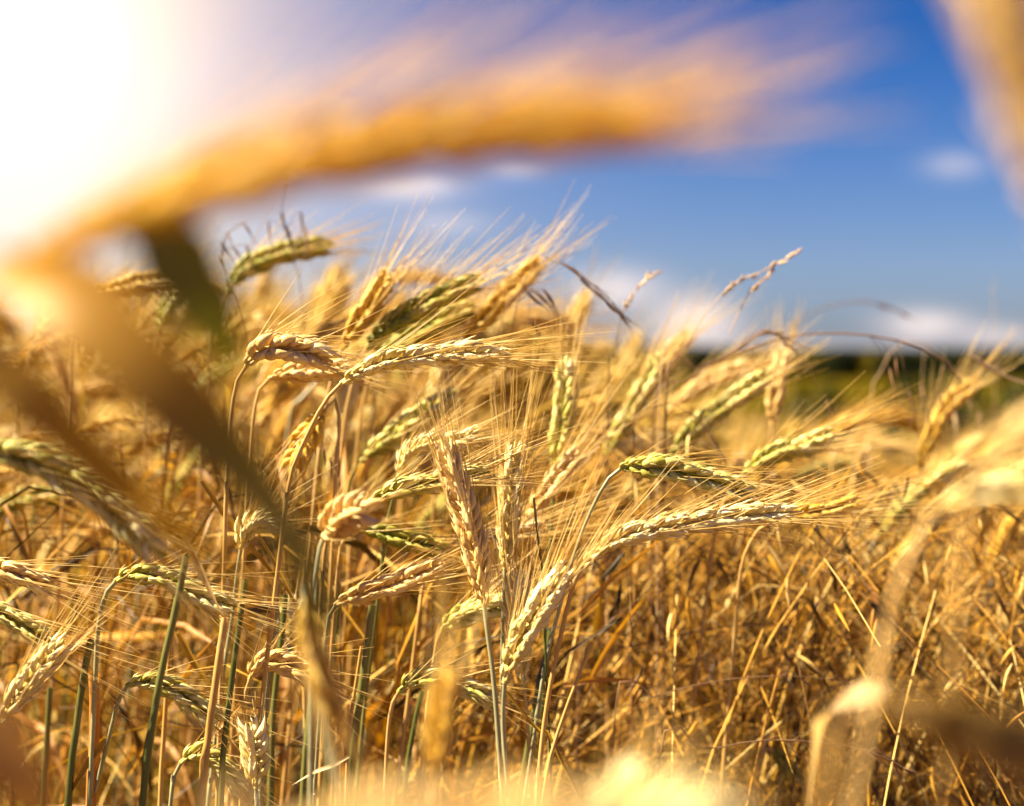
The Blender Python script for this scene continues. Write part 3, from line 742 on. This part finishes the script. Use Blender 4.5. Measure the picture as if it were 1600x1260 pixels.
barley('dark shaded ear blurred across the lower right corner', [(1368,1088),(1430,1108),(1510,1138),(1620,1178),(1700,1205)], (.24,.24,.24),
       [(1345,1076),(1322,1110),(1300,1180),(1282,1290)], 'brown', 'stalk_gold', roll=.4, awn=(.02,6), seed=55, girth=.8, group=FG, r=(.0005,.0009),  # husk colour carries the shade this ear sits in
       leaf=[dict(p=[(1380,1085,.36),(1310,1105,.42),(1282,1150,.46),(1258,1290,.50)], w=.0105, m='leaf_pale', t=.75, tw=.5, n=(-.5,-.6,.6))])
barley('blurred tan ear hanging before the blue straws', [(474,925),(484,985),(500,1050),(524,1130)], (.44,.44,.44),
       [(470,900),(476,960),(498,1080),(530,1262)], 'gold', 'stalk_grey', roll=.4, awn=(.030,10), seed=56, girth=.62, size=.85, group=FG)
barley('blurred brown ear upright in front of the green hooked ear', [(678,1225),(684,1170),(694,1110),(704,1050)], (.43,.43,.43),
       [(676,1260),(674,1320)], 'gold', 'stalk_gold', roll=.4, awn=(.03,10), seed=57, girth=.7, size=.85, group=FG)
barley('pale blurred ear tip poking up at the bottom edge', [(900,1375),(930,1320),(965,1272),(992,1232)], (.30,.30,.30),
       [(885,1380),(880,1450)], 'pale', 'stalk_gold', roll=.5, awn=(.014,14), seed=58, girth=1.1, group=FG)
barley('bright blurred ear lying along the bottom edge at the centre', [(400,1350),(520,1318),(680,1308),(860,1312),(980,1340)], (.17,.17,.17),
       [(360,1380),(350,1480)], 'pink', 'stalk_gold', roll=.5, awn=(.008,6), seed=59, girth=1.0, group=FG)
barley('glowing white blurred ear at the bottom beside the poking ear tip', [(965,1350),(1010,1310),(1055,1302),(1100,1325)], (.22,.22,.22),
       [(945,1350),(940,1440)], 'pale', 'stalk_gold', roll=.8, awn=(.008,6), seed=60, girth=1.1, group=FG)

# --- wide leaf blades close to the lens, bare straws and loose leaves
def blade(label, pts, w, mat, t=.5, tw=.5, n=(.2, -1, .5), f=.35, seed=1, group='leaf blades close to the lens', name='leaf_blade', cat='leaf blade', rooted=True, tip=0.0):
    rng = np.random.default_rng(seed)
    p = [at(*q) for q in pts]
    if rooted:
        p = p + to_ground(p)
    o = p[-1]
    g = Geo(); add_blade(g, p[::-1] if rooted else p, w, 44, normal=n, twist=tw, fold=f, tint=t, rng=rng, tip=tip)
    b = g.build(name, MAT[mat], None, o); b.location = tuple(o)
    return tag(b, label, cat, group)
def plain_blade(label, pts, w, mat, **k): return blade(label, pts, w, mat, rooted=False, **k)
plain_blade('orange blurred leaf end in the bottom left corner of the field', [(-90,1080,.22),(-20,1150,.22),(40,1230,.22),(70,1330,.22)], .0105, 'leaf_dry', t=.5, tw=.2, n=(.3,-1,.4), f=.15, seed=7)

def straw(label, pts, r, mat, seed=1, group='bare straws without an ear', name='bare_straw', down=True):
    rng = np.random.default_rng(seed + 400)
    p = [at(*q) for q in pts]
    if down:
        p = p + to_ground(p)
    o = p[-1]
    c, L = spline(p, 50); s = np.linspace(0, L, 50)
    rad = np.linspace(r * .85, r * 1.1, 50)
    for node in np.arange(.06 + .05 * rng.random(), L, .15): rad = rad * (1 + .4 * np.exp(-((s - node) / .003) ** 2))
    g = Geo(); add_tube(g, c, rad, 8, np.clip(.6 - s / L * .3 + .15 * np.sin(s * 30 + seed), 0, 1))
    b = g.build(name, MAT[mat], None, o); b.location = tuple(o)
    return tag(b, label, 'straw', group)
straw('thick dark green bare straw leaning in front of the green arched ears', [(291,868,.66),(275,950,.66),(250,1060,.66),(236,1150,.66),(222,1262,.66)], .0019, 'stalk_green', 1)
straw('golden straw with a knot rising from the broken fold of a leaf', [(352,965,.67),(345,1010,.67),(332,1100,.67),(322,1180,.67),(314,1262,.67)], .0020, 'stalk_gold', 2)
straw('green straw close behind the golden knotted straw', [(384,905,.70),(372,990,.70),(360,1080,.70),(350,1170,.70),(345,1262,.70)], .0017, 'stalk_green', 3)
straw('blue green straw, left one of the upright pair under the grey leaf', [(434,905,.76),(426,990,.76),(416,1090,.76),(410,1190,.76)], .0020, 'stalk_grey', 4)
straw('dark green straw, right one of the upright pair under the grey leaf', [(446,930,.77),(440,1000,.77),(428,1100,.77),(424,1200,.77)], .0019, 'stalk_green', 5)
straw('short dark straw standing below the tan hanging ear', [(490,1080,.76),(484,1120,.76),(478,1180,.76),(474,1240,.76)], .0022, 'stalk_green', 6)
straw('dark straw passing behind the pale level ear', [(582,945,.75),(574,1010,.75),(560,1110,.75),(548,1200,.75)], .0024, 'stalk_green', 7)
straw('green straw beneath the silvery stalked ear, nearest the frame edge', [(142,1000,.70),(130,1060,.70),(118,1150,.70),(106,1262,.70)], .0020, 'stalk_green', 8)
straw('blurred green straw standing at the low left under the climbing ear', [(78,1075,.80),(74,1140,.80),(70,1200,.80),(66,1262,.80)], .0018, 'stalk_green', 9)
straw('rust orange sheathed straw beside the silvery stalk', [(146,1050,.71),(148,1110,.71),(146,1180,.71),(142,1262,.71)], .0030, 'leaf_dry', 10)
straw('thin tan straw between the green arched ears and the golden straw', [(268,985,.74),(262,1060,.74),(256,1150,.74),(250,1262,.74)], .0014, 'stalk_gold', 11)
straw('black green straw in the gap behind the fat rising ear', [(862,985,.78),(856,1020,.78),(846,1060,.78),(838,1100,.78)], .0026, 'stalk_green', 12)
straw('thin pale straw bent beside the longest ear stalk', [(924,1005,.68),(905,1055,.68),(880,1120,.68),(862,1180,.68),(846,1262,.68)], .0010, 'stalk_gold', 13)
straw('slim dark needle of straw above the fat rising ear', [(834,778,.71),(838,820,.71),(846,880,.71),(850,960,.72)], .0007, 'stalk_green', 14)
straw('dark straw slanting across the lower centre from the fat ear base', [(792,1082,.70),(815,1110,.70),(842,1150,.70),(880,1195,.70)], .0010, 'leaf_brown', 15)
straw('yellow straw behind the braided ear at the lower centre', [(690,965,.80),(684,1010,.80),(676,1080,.80),(668,1150,.80)], .0022, 'stalk_gold', 16)
straw('thin green straw dropping behind the green hooked ear', [(660,1080,.76),(648,1130,.76),(638,1190,.76),(630,1262,.76)], .0016, 'stalk_green', 17)
straw('fine gold straw left of the green hooked ear', [(565,1010,.72),(556,1070,.72),(546,1140,.72),(540,1262,.72)], .0010, 'stalk_gold', 18)
for k, (lab, pts, w, mat, t) in enumerate([
    ('brown leaf blade slanting down past the hooked pale ear', [(315,752,.74),(360,815,.74),(410,875,.74),(480,960,.74)], .0032, 'leaf_brown', .5),
    ('folded tan leaf bending over the golden knotted straw', [(288,842,.67),(318,900,.67),(345,955,.67),(352,968,.67)], .0036, 'leaf_pale', .4),
    ('thin red brown leaf crossing the blue green straw pair', [(405,838,.72),(430,880,.72),(455,930,.72),(478,990,.73)], .0022, 'leaf_brown', .7),
    ('dry leaf reaching from the silvery stalk toward the climbing ear', [(148,975,.69),(115,1010,.68),(85,1050,.68),(45,1085,.68)], .0034, 'leaf_dry', .7),
    ('curled brown leaf beside the low green arched ear', [(165,1155,.70),(140,1190,.70),(110,1240,.70),(90,1275,.70)], .0032, 'leaf_brown', .6),
    ('pale leaf slanting across the bottom below the tan hanging ear', [(545,1182,.68),(520,1196,.68),(490,1208,.68),(455,1228,.68)], .0022, 'leaf_pale', .8),
    ('narrow tan leaf lying from the golden straw to the pinkish hooked ear', [(375,1100,.71),(350,1130,.71),(318,1165,.71),(300,1190,.71)], .0026, 'leaf_dry', .8),
    ('reddish leaf hanging behind the green arched ear', [(278,990,.78),(300,1030,.78),(325,1065,.78),(345,1090,.78)], .0042, 'leaf_brown', .8),
    ('orange leaf strip standing right of the fat rising ear', [(930,1000,.86),(936,960,.86),(938,920,.86),(936,880,.86)], .0075, 'leaf_brown', .75),
    ('long dry leaf slanting up through the brown mat', [(905,960,.80),(960,900,.80),(1010,860,.80),(1060,815,.82)], .0030, 'leaf_dry', .6),
    ('yellow leaf blade slanting behind the longest ear stalk', [(915,1080,.84),(945,1020,.84),(985,960,.84),(1040,900,.85)], .0036, 'leaf_dry', .75),
    ('straw coloured leaf lying level under the fat rising ear', [(880,1072,.80),(930,1062,.80),(985,1064,.80),(1040,1075,.80)], .0030, 'leaf_dry', .5),
]):
    plain_blade(lab, pts, w, mat, t=t, tw=1.2, n=(.2,-1,.3), seed=30 + k, group='dry leaves among the stalks', name='dry_leaf', cat='dry leaf')

# --- wild oats and other thin grasses
def wild_oat(label, stem, spikes, mat='oat', r=(.0007, .0003), L=.018, seed=1, group='thin wild grasses', name='wild_oat', cat='wild grass', foot=True):
    """stem: points from the tip down; spikes: (px, py, depth, dx, dz) where a spikelet hangs and which way"""
    rng = np.random.default_rng(seed + 900)
    p = [at(*q) for q in stem]
    f = np.array([p[-1][0], p[-1][1], 0.0])
    root = empty(name, f)
    tag(root, label, cat, group)
    c, Ls = spline(p + [p[-1] * .5 + f * .5, f], 60)
    g = Geo(); add_tube(g, c, np.linspace(r[1], r[0], 60), 6, .45)
    for q in spikes:                               # hair-fine branches to the spikelets
        a = at(*q[:3]); i_ = int(np.argmin(np.linalg.norm(c - a, axis=1)))
        i_ = min(i_ + 1, 59)
        if np.linalg.norm(c[i_] - a) > .002: add_tube(g, [c[i_], (c[i_] + a) / 2 + [0, 0, .003], a], [.00025, .0002, .0002], 4, .45)
    g.build('stem', MAT[mat], root, f)
    for q in spikes:
        gs = Geo(); oat_spikelet(gs, at(*q[:3]), [q[3], rng.normal(0, .15), q[4]], L * rng.uniform(.8, 1.15), rng, float(np.clip(rng.normal(.5, .2), 0, 1)))
        gs.build('spikelet', MAT[mat], root, f)
    return root
def grass_head(label, axis, d, stem, mat='oat_pale', seed=1, size=.0065, fork=None):
    """a slim head of small pale spikelets packed along its stem"""
    rng = np.random.default_rng(seed + 1300)
    p = [at(x, y, d) for x, y in axis]; s = [at(x, y, d) for x, y in stem]
    f = np.array([s[-1][0], s[-1][1], 0.0])
    root = empty('grass_head', f); tag(root, label, 'wild grass', 'thin wild grasses')
    g = Geo(); c, _ = spline(p[::-1] + s + [s[-1] * .5 + f * .5, f], 60); add_tube(g, c, np.linspace(.0003, .0008, 60), 6, .5)
    if fork: c2, _ = spline([at(x, y, d) for x, y in fork], 20); add_tube(g, c2, .00035, 5, .5)
    g.build('stem', MAT[mat], root, f)
    for line in [p] + ([[at(x, y, d) for x, y in fork[1:]]] if fork else []):
        gs = Geo(); q, L = spline(line, 40); T = unit(np.gradient(q, axis=0))
        tv, tf = KT[1]
        for k in range(int(L / .0016)):
            i_ = rng.integers(0, 40)
            D = unit(T[i_] + rng.normal(0, .28, 3)); C = unit(np.cross(D, rng.normal(0, 1, 3))); O = np.cross(C, D)
            gs.add(q[i_] + size * rng.uniform(.7, 1.1) * (tv[:, 0:1] * .8 * C + tv[:, 1:2] * .8 * O + tv[:, 2:3] * D), tf, tint=float(rng.random()))
        gs.build('spikes', MAT[mat], root, f)
    return root
wild_oat('dark oat dangling its long spikelets against the sky past the orange ear', [(985,505,.86),(955,470,.86),(920,440,.86),(885,415,.86),(862,402,.86),(838,412,.86),(815,450,.86),(800,520,.86),(790,640,.86)],
         [(880,412,.86,.75,-.6),(905,435,.86,.7,-.7),(925,450,.86,.75,-.65),(945,470,.86,.8,-.6),(965,485,.86,.6,-.8),(848,452,.86,.5,-.8),(822,455,.86,.7,-.6)], seed=1, L=.017)
wild_oat('dark oat with few spikelets hanging low beside the green upright ear', [(905,545,.88),(880,505,.88),(850,470,.88),(828,452,.88),(800,462,.88),(780,520,.88),(772,640,.88)],
         [(838,458,.88,.7,-.7),(862,482,.88,.6,-.8),(880,505,.88,.5,-.85),(826,500,.88,.55,-.8)], seed=2, L=.015)
wild_oat('oat with small dark spikelets standing above the curved lone ear', [(445,285,.95),(440,310,.95),(442,340,.95),(455,390,.95),(468,440,.95),(480,540,.95),(488,660,.95)],
         [(438,330,.95,.25,-.9),(446,352,.95,.3,-.9),(418,345,.95,.1,-1),(470,330,.95,.1,-1),(476,352,.95,.1,-1),(448,280,.95,-.3,.9),(480,372,.95,0,-1)], seed=3, L=.014)
wild_oat('oat with scattered specks of spikelets left of the curved lone ear', [(385,345,.95),(365,358,.95),(345,380,.95),(350,430,.95),(372,480,.95),(390,560,.95),(400,660,.95)],
         [(380,348,.95,.5,-.8),(355,362,.95,.4,-.9),(362,385,.95,.6,-.8),(345,378,.95,.5,-.8),(340,400,.95,.4,-.9),(384,382,.95,.3,-.9)], seed=4, L=.013)
wild_oat('long dark grass stem arching over the right of the field', [(1505,600,.92),(1478,566,.92),(1430,540,.92),(1370,526,.92),(1310,521,.92),(1240,525,.92),(1170,545,.92),(1110,570,.92),(1060,610,.92),(1020,680,.92)],
         [(1390,575,.92,.15,-1),(1420,610,.92,.2,-1),(1400,560,.92,.1,-1),(1452,640,.92,0,-1),(1470,610,.92,.1,-1),(1290,625,.92,.3,-.9)], seed=5, L=.013, r=(.0012,.0006))
wild_oat('faint blurred grass stem arching highest over the right of the field', [(1420,495,1.35),(1385,478,1.35),(1335,472,1.35),(1285,482,1.35),(1245,505,1.35),(1215,560,1.35),(1200,640,1.35)],
         [(1405,488,1.35,.8,-.4),(1370,476,1.35,.9,-.3),(1240,500,1.35,.1,-1)], seed=6, L=.018, r=(.0012,.0006))
wild_oat('faint blurred arched stem at the far right with hanging seeds', [(1520,640,1.1),(1500,590,1.1),(1465,550,1.1),(1430,530,1.1),(1395,545,1.1),(1370,600,1.1),(1360,680,1.1)],
         [(1512,610,1.1,.1,-1),(1490,640,1.1,0,-1),(1530,645,1.1,.1,-1),(1440,600,1.1,.1,-1)], 'oat_pale', seed=7, L=.017)
wild_oat('pale straw grass slanting down at the right frame edge', [(1515,553,.95),(1540,572,.95),(1570,588,.95),(1620,610,.95),(1660,680,.95)],
         [(1518,556,.95,.85,-.5),(1530,566,.95,.85,-.5)], 'oat_pale', seed=8, L=.016, r=(.001,.0007))
wild_oat('tiny white seed on a hair thin stem in the clear sky', [(1551,455,1.6),(1552,490,1.6),(1553,560,1.6),(1554,660,1.6)],
         [(1551,458,1.6,0,.6)], 'oat_pale', seed=9, L=.012, r=(.0006,.0003))
wild_oat('bent brown grass stem hooked over the faint pale ear', [(1225,520,.9),(1195,518,.9),(1160,540,.9),(1125,562,.9),(1080,580,.9),(1040,640,.9)],
         [(1190,516,.9,.8,-.25),(1206,522,.9,.9,-.35),(1222,530,.9,.8,-.7),(1176,526,.9,.85,.4)], 'oat', seed=10, L=.014, r=(.0010,.0008))
wild_oat('brown grass hanging its seeds left of the stiff bristled green ear', [(498,700,.8),(492,680,.8),(500,660,.8),(520,690,.8),(530,760,.8)],
         [(495,690,.8,-.1,-1),(505,700,.8,.1,-1),(515,715,.8,.1,-1),(525,720,.8,.2,-1),(488,700,.8,-.2,-1)], 'oat', seed=11, L=.014)
wild_oat('thin brown stem running level across the brown mat', [(1390,1085,.80),(1330,1068,.79),(1260,1058,.78),(1180,1058,.78),(1100,1068,.78),(1020,1090,.78),(960,1130,.78)],
         [(1250,1060,.78,.8,-.5),(1320,1066,.79,.8,-.5)], 'oat', seed=12, L=.012, r=(.0006,.0003))
wild_oat('bent dark stem with grain clusters low in the right corner mat', [(1425,1210,.76),(1380,1182,.76),(1320,1166,.76),(1250,1158,.76),(1180,1158,.76),(1100,1175,.76),(1030,1200,.76)],
         [(1230,1160,.76,.6,-.7),(1260,1160,.76,.7,-.6),(1350,1172,.76,.8,-.6),(1380,1180,.76,.8,-.6),(1410,1200,.76,.9,-.3),(1395,1195,.76,.5,-.8)], 'oat', seed=13, L=.010, r=(.0008,.0004))
wild_oat('long brown stem crossing the mat under the longest ear', [(1240,980,.86),(1180,976,.86),(1100,985,.86),(1020,1002,.86),(950,1020,.86),(905,1050,.86)],
         [(1220,980,.86,.9,-.3)], 'oat', seed=14, L=.011, r=(.0009,.0005))
wild_oat('dark oat stem curling down right behind the short braided ear', [(1130,715,.84),(1110,680,.84),(1085,650,.84),(1050,630,.84),(1015,640,.84),(990,700,.84)],
         [(1105,675,.84,.5,-.9),(1125,705,.84,.4,-.9)], 'oat', seed=15, L=.014)
grass_head('forked pale grass head slanting up alone into the blue sky', [(1125,462),(1160,438),(1200,420),(1243,397)], .88, [(1095,500),(1060,560),(1030,640)], seed=1, fork=[(1140,520),(1168,462),(1190,440),(1210,420)])
grass_head('small pale grass head slanting up over the low white cloud', [(972,488),(988,460),(1002,444),(1022,426)], .9, [(968,500),(960,560),(950,640)], seed=2)

# ------------------------------------------------------------------ the stand just behind the focus: single plants, copied from a few kinds
def make_kind(rng, nod, lean, ear_len, mat, stalk_mat, awn_mat, awn):
    h = .80
    stalk, ear = plant_curve(rng, h, lean, nod, ear_len)
    st, L = spline(stalk, 34)
    root = empty('barley_plant', (0, 0, 0))
    g = Geo(); s = np.linspace(0, L, 34); rad = np.linspace(.0018, .0011, 34)
    for node in np.arange(.2, L, .17): rad = rad * (1 + .5 * np.exp(-((s - node) / .008) ** 2))
    add_tube(g, st, rad, 6, np.clip(.25 + s / L * .5, 0, 1)); g.build('stalk', MAT[stalk_mat], root)
    gk, ga = Geo(), Geo()
    ear_geo(gk, ga, ear, rng, 1, rng.uniform(0, 3.1), 1.04, awn=awn, bias=(.06, 0, .05), ref=(.15, -.95, .2))
    e = gk.build('ear', MAT[mat], root); ga.build('awns', MAT[awn_mat], e)
    for b in range(2):
        q0 = st[int(rng.uniform(.5, .88) * 33)]
        az = rng.uniform(0, 6.28); Ld = rng.uniform(.09, .18); dx, dy = math.cos(az) * Ld, math.sin(az) * Ld; up = rng.uniform(.02, .09)
        gl = Geo(); add_blade(gl, [q0, q0 + [dx * .3, dy * .3, up], q0 + [dx * .7, dy * .7, up * .8], q0 + [dx, dy, -rng.uniform(.02, .1)]], rng.uniform(.004, .008), 16, normal=(dx, dy, 1), twist=rng.uniform(-2, 2), tint=rng.random(), rng=rng)
        gl.build('leaf', MAT['leaf_dry' if rng.random() < .7 else 'leaf_brown'], root)
    return root, np.array(ear[0]), np.array(ear[-1]), mat
def copy_tree(o, parent=None):
    c = o.copy(); scene.collection.objects.link(c)
    if parent is not None: c.parent = parent
    for ch in o.children: copy_tree(ch, c)
    return c
rng = np.random.default_rng(77)
kinds = []
for k in range(16):
    mat, sm, am = [('pale', 'stalk_gold', 'awn'), ('gold', 'stalk_gold', 'awn_gold'), ('green', 'stalk_grey', 'awn'), ('pink', 'stalk_gold', 'awn'), ('gold', 'stalk_green', 'awn')][k % 5]
    kinds.append(make_kind(rng, [.25, .6, .95, 1.3, 1.6, 1.9, 2.3, 1.1][k % 8], rng.uniform(.02, .10), rng.uniform(.080, .112), mat, sm, am, (rng.uniform(.036, .055), rng.uniform(12, 20))))
LAND = [(1080, 830, 'the longest ear'), (1075, 748, 'the short braided ear'), (722, 815, 'the tilted pinkish ear'), (797, 780, 'the slim upright ear'), (835, 985, 'the fat rising ear'),
        (605, 915, 'the pale level ear'), (665, 757, 'the bristled green ear'), (665, 565, 'the sharp curved ear'), (450, 553, 'the white braided ear'), (265, 908, 'the silvery stalked ear'),
        (270, 1082, 'the lower arched ear'), (445, 1045, 'the pinkish hooked ear'), (690, 1068, 'the green hooked ear'), (655, 485, 'the green topped ear'), (572, 487, 'the steep golden ear'),
        (785, 470, 'the orange golden ear'), (435, 405, 'the lone curved ear'), (878, 650, 'the green upright ear'), (1230, 705, 'the soft pale green ear'), (1120, 650, 'the yellow green ear'),
        (990, 630, 'the steep ear'), (120, 770, 'the big braided ear'), (60, 1070, 'the climbing pale ear'), (1310, 525, 'the arching dark grass'), (1560, 780, 'the pale arching ear'),
        (1185, 430, 'the forked grass head'), (1230, 1165, 'the bent dark stem'), (1100, 980, 'the long brown stem'), (310, 450, 'the dark green blade'), (300, 640, 'the thick brown leaf'),
        (1400, 900, 'the long blurred stalk'), (1480, 1130, 'the dark corner ear')]
TONE = {'pale': 'pale straw', 'gold': 'golden', 'green': 'greenish', 'pink': 'tan'}
used_labels = {}
first = set()
for k in range(225):
    for _try in range(40):
        d = .98 * (2.0 / .98) ** rng.random()
        left = rng.random() < .80
        px = rng.uniform(-70, 830) if left else rng.uniform(840, 1680)
        y_top = rng.triangular(445, 560, 900) if left else rng.triangular(625, 700, 900)
        ztop = CAM_Z + (545 - y_top) / FPX * d
        if .55 < ztop < .99: break
    ki = int(rng.integers(len(kinds)))
    root, e0, e1, mat = kinds[ki]
    sc = ztop / max(e0[2], e1[2])
    rz = rng.normal(0, .55) + (math.pi if rng.random() < .12 else 0)
    c, s_ = math.cos(rz), math.sin(rz)
    M = np.array([[c, -s_, 0], [s_, c, 0], [0, 0, 1]])
    pos = np.array([(px - 800) / FPX * d, d, 0]) - (M @ ((e0 + e1) / 2)) * sc * np.array([1, 1, 0])
    o = root if ki not in first else copy_tree(root)
    first.add(ki)
    o.location = tuple(pos); o.rotation_euler = (0, 0, rz); o.scale = (sc, sc, sc)
    a = to_px(M @ e0 * sc + pos); b = to_px(M @ e1 * sc + pos)
    cx, cy = (a[0] + b[0]) / 2, (a[1] + b[1]) / 2
    th = math.degrees(math.atan2(a[1] - b[1], b[0] - a[0]))
    pose = ('lying rightward' if -20 < th <= 20 else 'leaning right' if 20 < th <= 65 else 'upright' if 65 < th <= 115 else 'leaning left' if 115 < th <= 160
            else 'drooping right' if -70 < th <= -20 else 'hanging' if -110 < th <= -70 else 'drooping left' if -160 < th <= -110 else 'lying leftward')
    near = sorted(LAND, key=lambda q: math.hypot(q[0] - cx, q[1] - cy))[0]
    dx, dy = cx - near[0], cy - near[1]
    rel = 'close behind' if math.hypot(dx, dy) < 45 else ('right of' if dx > 0 else 'left of') if abs(dx) > abs(dy) * 2 else ('below' if dy > 0 else 'above') if abs(dy) > abs(dx) * 2 \
        else ('below and ' if dy > 0 else 'above and ') + ('right of' if dx > 0 else 'left of')
    soft = 'soft' if d < 1.2 else 'blurred' if d < 1.55 else 'hazy'
    lab = f"{soft} {TONE[mat]} ear {pose}, {rel} {near[2]}"
    tag(o, lab, 'barley plant', 'barley plants of the stand behind the focus')

# ------------------------------------------------------------------ dark weeds at the edge of the field
def bush(label, px, d, ytop, wpx, seed):
    rng = np.random.default_rng(seed)
    x = (px - 800) / FPX * d; z0 = float(ground_z(d)); h = CAM_Z + (545 - ytop) / FPX * d - z0; w = wpx / FPX * d
    root = empty('bush', (x, d, z0)); tag(root, label, 'bush', 'dark bushes beyond the crop')
    g = Geo()
    for k in range(9):
        a = rng.uniform(0, 6.28); r = rng.uniform(.2, .7) * w / 2
        add_tube(g, spline([[0, 0, 0], [math.cos(a) * r * .4, math.sin(a) * r * .4, h * .4], [math.cos(a) * r, math.sin(a) * r, h * rng.uniform(.7, .95)]], 8)[0], np.linspace(.012, .003, 8), 5, rng.random())
    g.build('trunk', MAT['bark'], root)
    g = Geo(); n = 2400
    c = unit(rng.normal(0, 1, (n, 3))) * rng.random((n, 1)) ** .4 * np.array([w / 2, w / 2, h * .42]) + [0, 0, h * .58]
    c += np.sin(c * 9 / max(w, .1)) * .06 * w
    e1 = unit(rng.normal(0, 1, (n, 3))); e2 = unit(np.cross(e1, rng.normal(0, 1, (n, 3)))); sz = rng.uniform(.02, .045, (n, 1))
    g.add(np.stack([c + e1 * sz, c + e2 * sz * .45, c - e1 * sz, c - e2 * sz * .45], 1), np.arange(n * 4).reshape(-1, 4), tint=np.repeat(rng.random(n), 4))
    g.build('crown', MAT['weed'], root, smooth=False)
bush('broad dark green bush beyond the crop under the arching dark grass', 1460, 5.2, 594, 230, 1)
bush('smaller dark green bush beyond the crop behind the soft pale green ear', 1280, 6.0, 604, 140, 2)
bush('low dark bush at the field edge near the right frame edge', 1610, 5.6, 602, 140, 3)
